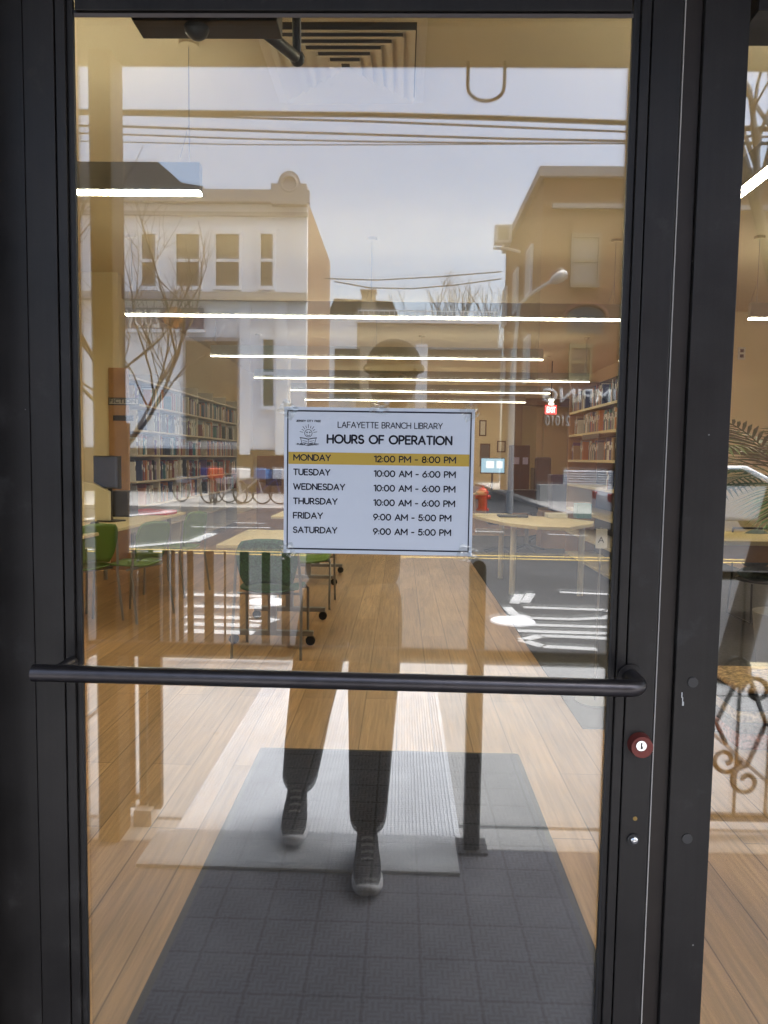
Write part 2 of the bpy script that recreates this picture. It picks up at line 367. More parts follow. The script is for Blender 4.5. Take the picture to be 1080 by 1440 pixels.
# ================================================================== SETTING, INSIDE
def wall(name, mb, m): return struct(mb.build(name, m))
RX, BY = 6.3, 17.6
wall('floor', B(-4.6, RX, .05, BY, -.06, 0), FLOORW)
wall('ceiling', B(-4.6, RX, .05, BY, 3.45, 3.55), CEILM)
wall('left_wall', MB().box(-3.9, -3.8, 7.562, BY, 0, 3.45).box(-4.6, -4.5, .05, 7.4595, 0, 3.45).box(-4.5, -3.30, 7.46, 7.56, 0, 3.45), BEIGE)
wall('back_wall', B(-3.9, RX, BY, BY+.1, 0, 3.45), BEIGE)
wall('right_wall', MB().box(RX, RX+.1, .05, 9.3, 0, 3.45).box(4.5, RX+.1, 9.3, 9.4, 0, 3.45).box(4.5, 4.6, 9.4, BY, 0, 3.45), BEIGE)
# ================================================================== SETTING, OUTSIDE
RZ = -.13
def strip_ground(name, x0, x1, y0, y1, z0, z1, m): return struct(B(x0, x1, y0, y1, z0, z1).build(name, m))
strip_ground('ground', -900, 900, -1800, 60, -.6, RZ-.004, mat('ground_dull', (.09, .09, .085), .9))
struct(B(-160, 160, -18.2, -3.95, RZ-.1, RZ).build('road', ASPH))
struct(B(-2.2, 4.3, -160, -18.2, RZ-.1, RZ-.001).build('side_street', ASPH))
struct(B(-160, 160, -3.78, -1.44, -.2, 0).build('pavement', CONC))
struct(B(-160, 160, -3.95, -3.784, -.2, .004).build('kerb', mat('kerb_stone', (.50, .43, .28), .8, noise=(3, .1)), bevel=.015))
struct(MB().box(-60, -2.2, -45, -18.2, -.2, 0).box(4.3, 60, -45, -18.2, -.2, .0).build('far_pavement', CONCF, bevel=.02))
struct(B(-9, 9, -1.436, .046, -.2, 0).build('alcove_floor', mat('dark_stone_floor', (.085, .085, .10), .8, noise=(6, .2))))
# road paint
mk = MB()
for q in (781, 785):
    a, b = G(560, q-2.2, RZ), G(1075, q+7, RZ); d = (b-a).normalized(); mk.strip([a-d*25, b+d*30], .10)
struct(mk.build('yellow_centre_line', PAINTY))
mk = MB()
L = lambda *ps: [G(x, y, RZ) for x, y in ps]
mk.strip(L((392, 717), (268, 712), (232, 721), (110, 731)), .38)
mk.strip(L((300, 750), (272, 761), (181, 769), (110, 773)), .22)
mk.strip(L((181, 778), (230, 775)), .16); mk.strip(L((181, 808), (214, 805)), .16); mk.strip(L((181, 819), (214, 817)), .16)
mk.strip(L((270, 741), (380, 742)), .12); mk.strip(L((330, 735), (372, 736)), .12)
mk.strip(L((668, 747), (708, 748)), .12); mk.strip(L((770, 751), (826, 753)), .12)
for y, xr in ((835, 388), (851, 378), (866, 372), (876, 366), (886, 358)):
    mk.strip(L((262, y), (xr, y+3)), .13)
mk.strip(L((352, 868), (386, 873)), .2)
for ps in (((786, 832), (856, 835)), ((712, 853), (722, 863), (745, 868), (800, 870), (850, 868)), ((735, 853), (850, 857)), ((850, 857), (866, 862), (850, 868)),
           ((722, 877), (856, 881)), ((727, 886), (858, 890)), ((732, 899), (760, 893), (862, 897)), ((732, 899), (762, 908), (838, 912)), ((722, 848), (729, 835)), ((737, 847), (746, 834))):
    mk.strip(L(*ps), .10)
struct(mk.build('white_road_markings', PAINTW))
for k, (x, y, s) in enumerate(((720, 873, .42), (376, 846, .42))):
    c = G(x, y, RZ)
    tag(MB().cyl(c, c+Vector((0, 0, .012)), s/2, s/2-.01, 28).build('manhole_cover', mat('pale_cover', (.8, .8, .8), .5)),
        'round pale manhole cover beside the big white road letters' if k == 0 else 'round pale manhole cover beyond the black kerbside picket fence', 'manhole cover')

# ================================================================== DOOR AND STOREFRONT
FY = -.030                                             # front face of the metalwork
def fx(x): return x*(1.08+FY)/1.08
def fz(z): return 1.37+(z-1.37)*(1.08+FY)/1.08
GX0, GX1, GZ1 = fx(-.475), fx(.3115), fz(1.988)
SX0, SX1 = fx(-.551), fx(.3835)
ZT = 2.09
t = DOOR = thing('entrance_door', 'black metal framed glass entrance door with a long push bar', 'door', (0, 0, 0))
def stile(xo, xg, sgn, name):
    mb = MB()
    xl = lerp(xo, xg, .60); lo, hi = sorted((lerp(xo, xg, .56), lerp(xo, xg, .86))); mb.box(lo, hi, -.0215, -.0175, .012, ZT-.001)
    lo, hi = sorted((xo, xl-sgn*.0009)); mb.box(lo, hi, FY, .022, .01, ZT)           # outer flat
    lo, hi = sorted((xl+sgn*.0009, lerp(xo, xg, .80))); mb.box(lo, hi, FY+.0006, -.0168, .01, ZT)   # glazing stop
    lo, hi = sorted((lerp(xo, xg, .80)+sgn*.0002, lerp(xo, xg, .90))); mb.box(lo, hi, FY+.006, -.0168, .01, ZT)
    return mb.build(name, BLACK, t, bevel=.0012)
stile(SX0, GX0, 1, 'stile'); stile(SX1, GX1, -1, 'stile')
gi = lambda v, y: v*(1.08+y)/1.08
RZB = 1.37+gi(1.9985-1.37, FY)
MB().box(GX0-.001, GX1+.001, FY+.0012, -.0225, RZB, ZT).box(GX0-.001, GX1+.001, -.0224, .0195, 2.002, ZT-.001).build('rail', BLACK, t, bevel=.0012)
MB().box(GX0-.001, GX1+.001, FY+.0012, .0195, .012, .25).build('rail', BLACK, t, bevel=.0012)
for (xo, xg, sg_) in ((SX0, -.475, 1), (SX1, .3115, -1)):
    lo, hi = sorted((lerp(xo, gi(xg, FY), .885), gi(xg, -.0168))); MB().box(lo, hi, -.0235, -.0168, .25, ZT-.002).build('gasket', BLACKD, t, bevel=.0006)
    lo, hi = sorted((lerp(xo, gi(xg, FY), .56), gi(xg, .019)-sg_*.001)); MB().box(lo, hi, .004, .0188, .011, ZT-.002).build('inner_bead', BLACKD, t)
MB().box(gi(-.475, -.0168)+.0002, gi(.3115, -.0168)-.0002, -.0223, -.0168, 1.37+gi(.618, -.0168), RZB+.004).build('gasket', BLACKD, t)
MB().box(GX0-.004, GX1+.004, -.0238, -.0226, RZB-.0065, RZB-.0012).build('glazing_bead', mat('dull_bead', (.13, .11, .10), .5, .4), t)
pz0, pz1 = .22, GZ1+.02
MB().box(GX0-.008, GX1+.008, -.0165, -.0125, pz0, pz1).build('glass_pane', GLASS, t)
ip = MB().box(GX0-.008, GX1+.008, -.002, .002, pz0-1.1, pz1-1.1).build('glass_pane', GLASSI, t)
ip.location = (0, -.002, 1.1); ip.rotation_euler = (math.radians(.09), 0, math.radians(.07))
# push bar
bl, br_ = A(47, 946, -.085), A(893, 968, -.085)
bd = (br_-bl).normalized(); pts = [bl + Vector((.004, .055, 0)), bl + Vector((0, .04, 0)), bl + Vector((0, .018, 0)), bl + Vector((.006, .004, 0)), bl+bd*.022]
e = br_ - bd*.012
pts = [bl] + [bl.lerp(e, k/10) for k in range(1, 10)]
for k in range(0, 7):
    a = PI/2*k/6; pts.append(e + bd*(.022*math.sin(a)) + Vector((0, .022*(1-math.cos(a)), 0)))
pts.append(Vector((pts[-1].x, FY, pts[-1].z)))
bar = MB().tube(pts, .0122, 20).build('push_bar', BARM, t)
MB().cyl((bl.x+.03, bl.y+.008, bl.z), (bl.x+.03, FY+.001, bl.z), .009, n=16).build('standoff', BARM, bar)
c = pts[-1]; MB().cyl((c.x, FY-.004, c.z), (c.x, FY+.001, c.z), .019, .019, 28).build('flange', BLACK, bar, bevel=.001)
# lock cylinder
c = A(899, 1046, FY); ring = MB().cyl((c.x, FY-.014, c.z), (c.x, FY, c.z), .0155, .0175, 32).build('lock_cylinder', mat('red_brown_collar', (.17, .035, .028), .4, .3), t, bevel=.0015)
c2 = A(902, 1049, FY-.016)
pl = MB().cyl((c2.x, FY-.0165, c2.z), (c2.x, FY-.012, c2.z), .0075, n=24).build('plug', CHROME, ring, bevel=.0006)
MB().box(c2.x-.0009, c2.x+.0009, FY-.0169, FY-.0166, c2.z-.0045, c2.z+.0045).box(c2.x+.0007, c2.x+.002, FY-.0168, FY-.0166, c2.z-.004, c2.z-.001).build('keyhole', BLACKD, ring)
c = A(890, 1180, FY); kn = MB().cyl((c.x, FY-.003, c.z), (c.x, FY, c.z), .0088, n=24).build('indicator', PLASTK, t, bevel=.0005)
MB().sph((c.x+.001, FY-.003, c.z), .0062, sc=(1, .7, 1)).build('ball', CHROME, kn)
c = A(893, 1151, FY); MB().cyl((c.x, FY-.0006, c.z), (c.x, FY+.001, c.z), .0032, n=14).build('screw_hole', mat('old_brass', (.30, .2, .07), .4, .8), t)
# door closer behind the glass
cy = .06
p0, p1 = A(190, 26, cy), A(392, 37, cy)
cl = MB().prism([(A(180, 24, cy).x, cy-.015, p0.z+.03), (p0.x, cy-.015, p1.z), (p1.x, cy-.015, p1.z), (p1.x, cy-.015, p0.z+.03)], (0, .05, 0)).build('closer', PLASTK, t, bevel=.002)
c = A(270, 34, cy-.02); MB().sph((c.x, cy+.005, p1.z+.002), .019, 20, 12).build('pinion_cap', PLASTK, cl)
a0, a1, a2 = A(362, 36, cy+.02), A(418, 82, cy+.16), A(416, 22, cy+.10)
MB().tube([a0+Vector((-.02, 0, .012)), a0, a1], .0095, 10).sph(a1, .013).build('closer_arm', PLASTK, cl)
MB().tube([a1, a2+Vector((0, 0, .03))], .0075, 10).build('connecting_rod', PLASTK, cl)
# storefront frame around it
sf = thing('storefront_frame', 'black metal storefront frame with a tall sidelight beside the door', 'window frame', (.43, 0, 0))
MX0, MX1 = fx(.388), fx(.4765)
MB().box(MX0+.0005, fx(.4135), FY+.010, .06, 0, 2.14).build('door_stop', mat('brown_anodised', (.026, .020, .017), .45, .3, noise=(30, .15)), sf, bevel=.0008)
MB().box(fx(.4140), MX1, FY+.002, .0598, 0, 2.1395).build('mullion', BLACK, sf, bevel=.0012)
MB().box(MX0-.0020, MX0-.0005, FY+.003, .03, .02, 2.1).build('weather_strip', mat('pale_weatherstrip', (.42, .40, .37), .6), sf)
MB().box(-.62, fx(-.5535), FY+.004, .06, 0, 2.14).build('jamb', BLACK, sf, bevel=.0012)
MB().box(-.62, 1.75, FY+.006, .062, ZT+.004, 2.2).box(.475, 1.75, FY+.0042, .0612, fz(2.001), ZT+.002).build('header', BLACK, sf, bevel=.0012)
MB().box(.475, 1.70, FY+.0042, .0612, 0, .12).build('sill', BLACK, sf, bevel=.0012)
MB().box(1.70, 1.78, FY+.004, .06, 0, 2.14).build('jamb', BLACK, sf)
MB().box(MX1-.01, 1.71, -.006, -.002, .11, fz(2.02)).build('glass_pane', GLASS, sf)
MB().box(MX1-.01, 1.71, .010, .014, .11, fz(2.02)).build('glass_pane', GLASSI, sf)
for px, py in ((975, 960), (967, 1180)):
    c = A(px, py, FY); MB().cyl((c.x, FY+.0005, c.z), (c.x, FY+.004, c.z), .0075, n=22).build('plug_cap', mat('grey_cap', (.06, .058, .058), .5, .4), sf, bevel=.0006)
sm = MB()
for px, py, w, h in ((961, 990, .0012, .003), (959.5, 978, .0007, .004), (960.5, 984, .0006, .003)):
    c = A(px, py, FY); sm.box(c.x-w, c.x+w, FY+.0012, FY+.0021, c.z-h, c.z+h)
sm.build('paint_fleck', mat('white_fleck', (.55, .55, .55), .7), sf)
# facade
lf = thing('library_facade', 'dark panelled library front wall over a recessed entrance', 'facade', (-.8, 0, 0))
MB().box(-6, -.624, -.05, .05, 0, 3.9).box(1.79, 9, -.05, .05, 0, 3.9).box(-.624, 1.79, -.045, .05, 2.204, 3.9).build('wall', mat('black_panel', (.015, .015, .016), .5, noise=(3, .1)), lf)
MB().box(-9, 9, -1.54, -.052, 2.69, 2.80).build('soffit', mat('soffit_dark', (.03, .028, .025), .7), lf)
MB().box(-.66, -.6, -.11, -.054, 0, 2.68).build('pilaster', mat('near_black_reveal', (.006, .006, .0065), .5), lf)
x0, x1 = M(128, 330, 1.40).x, M(175, 330, 1.5).x
tag(MB().box(x0, x1, -1.53, -1.42, 0, 2.688).build('pillar', BLACK, bevel=.004), 'slim square black pillar holding the entrance soffit', 'pillar')

# ------------------------------------------------------------------ paper sign
KS = 1.0622/1.08
SW, SH = .2795*KS, .216*KS
sc_ = Vector((-.0335*KS, -.0178, 1.37-.0355*KS))
sg = thing('hours_sign', 'white paper opening hours sign with gold Monday band taped to the door glass', 'sign', sc_)
MB().box(sc_.x-SW/2, sc_.x+SW/2, sc_.y+.0002, sc_.y+.0008, sc_.z-SH/2, sc_.z+SH/2).build('sheet', PAPER, sg)
def SU(u, v, k=0): return Vector((sc_.x-SW/2+u*SW, sc_.y-k, sc_.z+SH/2-v*SH))
bw = .0011
MBb = MB()
a, b = SU(.016, .022), SU(.984, .975)
for x0, x1, z0, z1 in ((a.x, b.x, a.z-2*bw, a.z), (a.x, b.x, b.z, b.z+2*bw), (a.x, a.x+1.6*bw, b.z+2*bw, a.z-2*bw), (b.x-1.6*bw, b.x, b.z+2*bw, a.z-2*bw)): MBb.box(x0, x1, sc_.y-.0002, sc_.y, z0, z1)
MBb.build('border', INK, sg)
a, b = SU(.024, .306), SU(.976, .388)
MB().box(a.x, b.x, sc_.y-.0001, sc_.y+.0001, b.z, a.z).build('highlight_band', GOLD, sg)
def TM(u, v): return Matrix.Translation(SU(u, v)) @ Matrix.Rotation(PI/2, 4, 'X')
def ARC(cx, cy, rx, ry, a0, a1, n=14): return [(cx+rx*math.cos(math.radians(lerp(a0, a1, i/n))), cy+ry*math.sin(math.radians(lerp(a0, a1, i/n)))) for i in range(n+1)]
GL = {'A': (.78, [[(0, 0), (.39, 1), (.78, 0)], [(.14, .33), (.64, .33)]]), 'B': (.58, [[(0, 0), (0, 1), (.3, 1)] + ARC(.3, .765, .24, .235, 90, -90) + [(0, .53)], [(.3, .53)] + ARC(.31, .265, .27, .265, 90, -90) + [(0, 0)]]),
  'C': (.82, [ARC(.5, .5, .5, .5, 48, 312, 22)]), 'D': (.74, [[(0, 0), (0, 1), (.26, 1)] + ARC(.26, .5, .48, .5, 90, -90, 18) + [(0, 0)]]), 'E': (.54, [[(.54, 1), (0, 1), (0, 0), (.54, 0)], [(0, .52), (.48, .52)]]),
  'F': (.52, [[(.52, 1), (0, 1), (0, 0)], [(0, .5), (.46, .5)]]), 'H': (.7, [[(0, 0), (0, 1)], [(.7, 0), (.7, 1)], [(0, .5), (.7, .5)]]), 'I': (.02, [[(.01, 0), (.01, 1)]]), 'J': (.42, [[(.42, 1), (.42, .24)] + ARC(.2, .22, .22, .22, 0, -170)]),
  'L': (.5, [[(0, 1), (0, 0), (.5, 0)]]), 'M': (.9, [[(0, 0), (0, 1), (.45, .32), (.9, 1), (.9, 0)]]), 'N': (.7, [[(0, 0), (0, 1), (.7, 0), (.7, 1)]]), 'O': (.98, [ARC(.49, .5, .49, .5, 0, 360, 28)]),
  'P': (.56, [[(0, 0), (0, 1), (.28, 1)] + ARC(.28, .72, .28, .28, 90, -90) + [(0, .44)]]), 'R': (.6, [[(0, 0), (0, 1), (.28, 1)] + ARC(.28, .72, .28, .28, 90, -90) + [(0, .44)], [(.28, .44), (.6, 0)]]),
  'S': (.58, [ARC(.29, .745, .26, .255, 35, 250, 16) + [(.36, .48)] + ARC(.29, .26, .29, .26, 60, -155, 18)]), 'T': (.64, [[(0, 1), (.64, 1)], [(.32, 1), (.32, 0)]]), 'U': (.68, [[(0, 1), (0, .34)] + ARC(.34, .34, .34, .34, 180, 360) + [(.68, 1)]]),
  'W': (1.1, [[(0, 1), (.27, 0), (.55, .9), (.83, 0), (1.1, 1)]]), 'Y': (.7, [[(0, 1), (.35, .45), (.7, 1)], [(.35, .45), (.35, 0)]]), '0': (.68, [ARC(.34, .5, .34, .5, 0, 360, 24)]), '1': (.24, [[(0, .9), (.24, 1), (.24, 0)]]),
  '2': (.56, [ARC(.28, .72, .27, .28, 165, -35, 14) + [(0, 0), (.58, 0)]]), '5': (.58, [[(.54, 1), (.12, 1), (.07, .52)] + ARC(.28, .32, .30, .32, 125, -150, 18)]), '6': (.6, [ARC(.3, .31, .3, .31, 0, 360, 20), [(.44, 1), (.1, .5)]]),
  '8': (.6, [ARC(.3, .76, .23, .24, 0, 360, 18), ARC(.3, .27, .29, .27, 0, 360, 20)]), '9': (.6, [ARC(.3, .69, .3, .31, 0, 360, 20), [(.16, 0), (.5, .5)]]), ':': (.04, [[(.02, .10), (.02, .11)], [(.02, .60), (.02, .61)]]), '-': (.34, [[(0, .42), (.34, .42)]]), ' ': (.28, [])}
def st(string, u, v, wu, h, wt=.15, gap=.2):
    tot = sum(GL[c][0]+gap for c in string)-gap; k = wu*SW/tot; o = SU(u, v); mb = MB(); x = 0; r = wt*h/2
    for c in string:
        for pl in GL[c][1]:
            pts = [o + Vector(((x+q[0])*k, 0, r + q[1]*(h-2*r))) for q in pl]
            mb.strip(pts, 2*r, .0002, (0, -1, 0))
            for p in pts: mb.prism([p + Vector((r*math.cos(a*PI/4+.39), 0, r*math.sin(a*PI/4+.39))) for a in range(8)], (0, -.00021, 0))
        x += GL[c][0]+gap
    return mb.build('lettering', INK, sg)
st('LAFAYETTE BRANCH LIBRARY', .284, .139, .547, .0092, .13, .2)
st('HOURS OF OPERATION', .229, .247, .652, .0138, .19, .24)
for i, (d, w, h) in enumerate((('MONDAY', .193, '12:00 PM - 8:00 PM'), ('TUESDAY', .191, '10:00 AM - 6:00 PM'), ('WEDNESDAY', .27, '10:00 AM - 6:00 PM'), ('THURSDAY', .231, '10:00 AM - 6:00 PM'), ('FRIDAY', .154, '9:00 AM - 5:00 PM'), ('SATURDAY', .231, '9:00 AM - 5:00 PM'))):
    v = .366+i*.0993
    st(d, .052, v, w, .0098, .175, .22); st(h, .478, v+.003, .426 if i < 4 else .408, .0100, .175, .22)
lg = MB(); cx, cy_ = .128, .176
def LP(x, y): return SU(cx + x/SW, .178 - y/SH)      # local metres around the sun's centre
for k in range(9):
    a = math.radians(10+20*k); r0, r1 = .0075, (.0128 if k % 2 == 0 else .0112)
    lg.strip([LP(r0*math.cos(a), r0*math.sin(a)), LP(r1*math.cos(a), r1*math.sin(a))], .00065, .0002, (0, -1, 0))
def ringp(x, y, r, a0=0, a1=360, n=18, w=.0007):
    lg.strip([LP(x+r*math.cos(math.radians(lerp(a0, a1, i/n))), y+r*math.sin(math.radians(lerp(a0, a1, i/n)))) for i in range(n+1)], w, .0002, (0, -1, 0))
ringp(0, 0, .0054); ringp(0, -.001, .0026, 200, 340, 8); ringp(-.002, .0012, .0008, n=8); ringp(.002, .0012, .0008, n=8)
for ps, w in ((((-.0125, -.0065), (-.006, -.0072), (0, -.0085), (.006, -.0072), (.0125, -.0065)), .0012), (((-.0112, -.0075), (-.0085, -.0165), (0, -.0178), (.0085, -.0165), (.0112, -.0075)), .0007),
              (((0, -.0088), (0, -.0178)), .0006), (((-.0085, -.0105), (-.0015, -.012)), .0006), (((.0085, -.0105), (.0015, -.012)), .0006), (((-.0075, -.0135), (-.0015, -.0147)), .0006), (((.0075, -.0135), (.0015, -.0147)), .0006)):
    lg.strip([LP(*q) for q in ps], w, .0002, (0, -1, 0))
lg.build('emblem', INK, sg)
st('JERSEY CITY FREE', .064, .102, .128, .0030, .2, .3); st('PUBLIC LIBRARY', .069, .260, .113, .0030, .2, .3)
for u, v, w, h, r in ((.5, -.004, .10, .09, .1), (.02, .02, .09, .10, .6), (.975, .02, .09, .10, -.5), (.975, .985, .10, .11, .4), (.02, .985, .08, .1, -.3)):
    c = SU(u, v, .0012); mb = MB(); R = Matrix.Rotation(r, 3, 'Y'); n = 7; vs = []
    for j in range(n):
        for i in range(n):
            q = Vector(((i/(n-1)-.5)*w*SW, random.uniform(-.0006, .0004), (j/(n-1)-.5)*h*SH)); vs.append(c + R @ q)
    mb.add(vs, [(j*n+i, j*n+i+1, (j+1)*n+i+1, (j+1)*n+i) for j in range(n-1) for i in range(n-1)]); mb.build('tape', TAPE, sg)

# ================================================================== INSIDE THE LIBRARY
mx0, mx1 = -.64, .57
em = thing('entrance_mat', 'charcoal basketweave entrance mat on the oak floor', 'mat', (0, 1.2, 0))
MB().box(mx0+.025, mx1-.025, .115, 2.225, 0, .009).build('carpet', CARPET, em)
MB().prism([(mx0, .09, .0), (mx0+.025, .09, .0), (mx0+.025, .09, .0075), (mx0+.006, .09, .004)], (0, 2.16, 0)).prism([(mx1, .09, .0), (mx1-.025, .09, .0), (mx1-.025, .09, .0075), (mx1-.006, .09, .004)], (0, 2.16, 0)).box(mx0+.0251, mx1-.0251, 2.2255, 2.25, 0, .006).box(mx0+.0251, mx1-.0251, .09, .1145, 0, .006).build('rubber_edging', mat('rubber_edge', (.012, .012, .014), .6), em)
struct(MB().prism([(.95, 2.6, .0005), (4.4, 2.6, .0005), (4.4, 12, .0005), (.95, 12, .0005)], (0, 0, .006)).build('carpet', mat('floor_dimming_sheet', (.055, .052, .055), .95, noise=(40, .3))))  # carpet added as a dark sheet to dim the floor on this side
# pendant lamps
CBL = mat('lamp_housing', (.42, .41, .37), .5)
def lamp(x0, x1, y, z, label, along='x', dim=True):
    t = thing('pendant_lamp', label, 'lamp', ((x0+x1)/2, y, z), 'linear pendant lamps')
    def bx(a, b, w, z0, z1): return B(a, b, y-w, y+w, z0, z1) if along == 'x' else B(y-w, y+w, a, b, z0, z1)
    if along != 'x': t.location = (y, (x0+x1)/2, z); ORG[t] = Vector(t.location)
    bx(x0, x1, .027, z+.012, z+.150).build('housing', CBL, t)
    bx(x0+.002, x1-.002, .0255, z, z+.0115).build('diffuser', LEDM if dim == 2 else LEDF if dim else LED, t)
    bx(x0+.01, x1-.01, .018, z+.1502, z+.1507).build('uplight', LEDFU if dim else LEDUP, t)
    n = 2 if x1-x0 < 3 else 3
    for k in range(n):
        a = lerp(x0+.06, x1-.06, k/(n-1)); p = (a, y) if along == 'x' else (y, a)
        cb = MB().cyl((*p, z+.150), (*p, 3.44), .0022, n=6).tube([(p[0], p[1], z+.35), (p[0]-.05, p[1], z+.17)], .0015, 6).build('cable', STEEL, t)
        MB().cyl((*p, 3.425), (*p, 3.4495), .05, n=20).build('ceiling_cup', CEILM, cb)
    return t
lz = 2.70
ls = [(-3.75, -1.05, 2.76, 'nearest linear pendant lamp, hanging over the left desk'), (-2.68, 2.05, 6.05, 'second pendant lamp from the door, reaching almost to the right frame'),
      (-2.6, 1.87, 8.9, 'third linear pendant lamp from the door, over the round desk'), (-2.55, 3.17, 11.6, 'fourth pendant lamp from the door, a long bar near the exit sign'),
      (-2.5, 2.96, 13.85, 'fifth pendant lamp from the door, just above the paper sign'), (-2.3, 2.88, 16.3, 'farthest linear pendant lamp, close to the back wall')]
for x0, x1, y, lb in ls: lamp(x0, x1, y, lz, lb, dim=(2 if y < 7 else 1) if y > 3 else 0)
lamp(.45, 2.9, 1.66, lz, 'pendant lamp running front to back behind the sidelight', 'y', False)
lamp(3.2, 5.6, 5.9, lz, 'added pendant lamp brightening the right reading corner beyond the sidelight', dim=False)  # added lamp, kept at full output to lighten the corner wall
# ceiling diffuser
vt = thing('ceiling_vent', 'square stepped louvre air vent in the ceiling near the door', 'vent', (-.33, 2.95, 3.45))
VM = mat('vent_paint', (.80, .72, .56), .5)
fr = MB(); vc = Vector((-.33, 2.95, 0))
for k in range(7):
    a = .42-.056*k; b = a-(.05 if k == 0 else .062); z0 = 3.444 if k == 0 else 3.432; z1 = 3.440 if k == 0 else 3.408
    for q in range(4):
        R = Matrix.Rotation(q*PI/2, 3, 'Z'); P_ = lambda x, y, z: R @ Vector((x, y, 0)) + vc + Vector((0, 0, z))
        fr.add([P_(-a, -a, z1), P_(a, -a, z1), P_(b, -b, z0), P_(-b, -b, z0), P_(-a, -a, z1+.004), P_(a, -a, z1+.004), P_(b, -b, z0+.004), P_(-b, -b, z0+.004)], [(0, 1, 2, 3), (7, 6, 5, 4), (0, 4, 5, 1), (3, 2, 6, 7)])
fr.build('louvre', VM, vt)
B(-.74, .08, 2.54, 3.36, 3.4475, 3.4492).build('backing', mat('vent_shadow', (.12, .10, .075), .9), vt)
# left desk, monitor, chairs
dk = thing('computer_desk', 'long pale maple desk with a monitor by the left wall', 'desk', (-3.0, 6, 0))
MB().prism([(-3.29, 4.0, .715), (-2.45, 4.0, .715), (-2.36, 5.2, .715), (-2.36, 6.9, .715), (-3.29, 6.9, .715)], (0, 0, .028)).build('top', MAPLE, dk, bevel=.004)
for x, y in ((-3.2, 4.2), (-2.55, 4.2), (-3.2, 6.75), (-2.5, 6.75)): MB().cyl((x, y, 0), (x, y, .714), .022, n=12).build('leg', STEEL, dk)
c = A(151, 664, 5.6)
mo = thing('monitor', 'black flat monitor turned sideways on the left desk', 'monitor', (c.x, c.y, .744)); mo.rotation_euler = (0, 0, math.radians(-24))
ORG[mo] = Vector((0, 0, 0))
w, h = .155, .15; zc = c.z-.744
MB().box(-w, w, -.02, .02, zc-h, zc+h).build('casing', PLASTK, mo, bevel=.004)
MB().box(-w+.012, w-.012, -.0225, -.0205, zc-h+.015, zc+h-.012).build('screen', mat('idle_screen', (.03, .032, .04), .12, emit=((.10, .11, .16), .06)), mo)
MB().cyl((0, .03, 0), (0, .03, zc), .02, n=12).box(-.1, .1, -.07, .12, 0, .012).build('stand', PLASTK, mo)
c = A(172, 690, 6.2); tag(MB().box(c.x-.11, c.x+.13, c.y-.1, c.y+.1, .744, 1.0).build('printer', PLASTK, bevel=.02), 'small black printer on the left desk behind the monitor', 'printer')
c = A(136, 690, 5.6); tag(MB().prism([(c.x-.18, c.y-.04, .744), (c.x+.13, c.y-.04, .744), (c.x+.13, c.y-.04, 1.02), (c.x-.02, c.y-.04, 1.10), (c.x-.18, c.y-.04, 1.12)], (0, .05, 0)).build('desk_divider', mat('cream_plastic', (.75, .68, .5), .5), bevel=.008), 'cream curved privacy divider standing on the left desk', 'divider')
c = A(133, 715, 5.2); tag(MB().sph((c.x, c.y, .758), .06, sc=(.6, 1, .35)).build('computer_mouse', PLASTK), 'black computer mouse on the left desk', 'mouse')
c = A(216, 717, 6.5); tag(MB().prism([(c.x-.22, c.y-.12, .744), (c.x+.18, c.y-.14, .744), (c.x+.22, c.y+.1, .744), (c.x-.15, c.y+.14, .744)], (0, 0, .045)).build('folder', mat('red_cover', (.55, .04, .035), .5), bevel=.01), 'red folder lying on the far end of the left desk', 'folder')
def chair(label, shade, loc, rz, group, first=None):
    if first is not None:
        t = copy_tree(first); t.location = loc; t.rotation_euler = (0, 0, rz); t['label'] = label; return t
    t = thing('green_chair', label, 'chair', (0, 0, 0), group, world=True)
    def shell(c0, w, h, curve, vert):
        mb = MB(); n = 11; vs = []
        for j in range(n):
            for i in range(n):
                u = i/(n-1)*2-1; v = j/(n-1)*2-1
                rr = 1-.18*(abs(v)**4 if abs(u) > .4 else 0)
                if vert: vs.append(Vector((u*w*(1-.12*max(0, -v))*rr, c0[1]+curve*(u*u)*-1 - .03*v, c0[2]+v*h*(1-.1*u*u*(1 if v > 0 else -1)))))
                else: vs.append(Vector((u*w*rr, c0[1]+v*h, c0[2]+curve*(u*u)-.02*(v > .6)*v)))
        off = Vector((0, .012, 0)) if vert else Vector((0, 0, -.012)); k = len(vs)
        fs = [(j*n+i, j*n+i+1, (j+1)*n+i+1, (j+1)*n+i) for j in range(n-1) for i in range(n-1)]
        mb.add(vs + [v+off for v in vs], fs + [tuple(reversed([q+k for q in f])) for f in fs] + [(i, i+1, k+i+1, k+i) for i in range(n-1)] + [(n*(n-1)+i, n*(n-1)+i+1, k+n*(n-1)+i+1, k+n*(n-1)+i) for i in range(n-1)] + [(i*n, (i+1)*n, k+(i+1)*n, k+i*n) for i in range(n-1)] + [(i*n+n-1, (i+1)*n+n-1, k+(i+1)*n+n-1, k+i*n+n-1) for i in range(n-1)], True)
        return mb
    shell((0, .02, .45), .215, .21, .02, False).build('seat', shade, t)
    shell((0, -.215, .66), .205, .155, .03, True).build('backrest', shade, t)
    for s in (-1, 1):
        MB().tube([(s*.225, .19, 0), (s*.225, .17, .42), (s*.215, .1, .445)], .010, 8).build('leg', STEEL, t)
        MB().tube([(s*.235, -.27, 0), (s*.228, -.215, .40), (s*.222, -.225, .52), (s*.205, -.235, .74)], .010, 8).build('leg', STEEL, t)
    for yy in (-.16, .12): MB().tube([(-.222, yy, .43), (.222, yy, .43)], .009, 8).build('crossbar', STEEL, t)
    t.location = loc; t.rotation_euler = (0, 0, rz); ORG.pop(t)
    return t
GREEN = mat('green_shell', (.15, .25, .055), .4); GREEND = mat('dark_green_mesh', (.045, .13, .06), .55, noise=(70, .5))
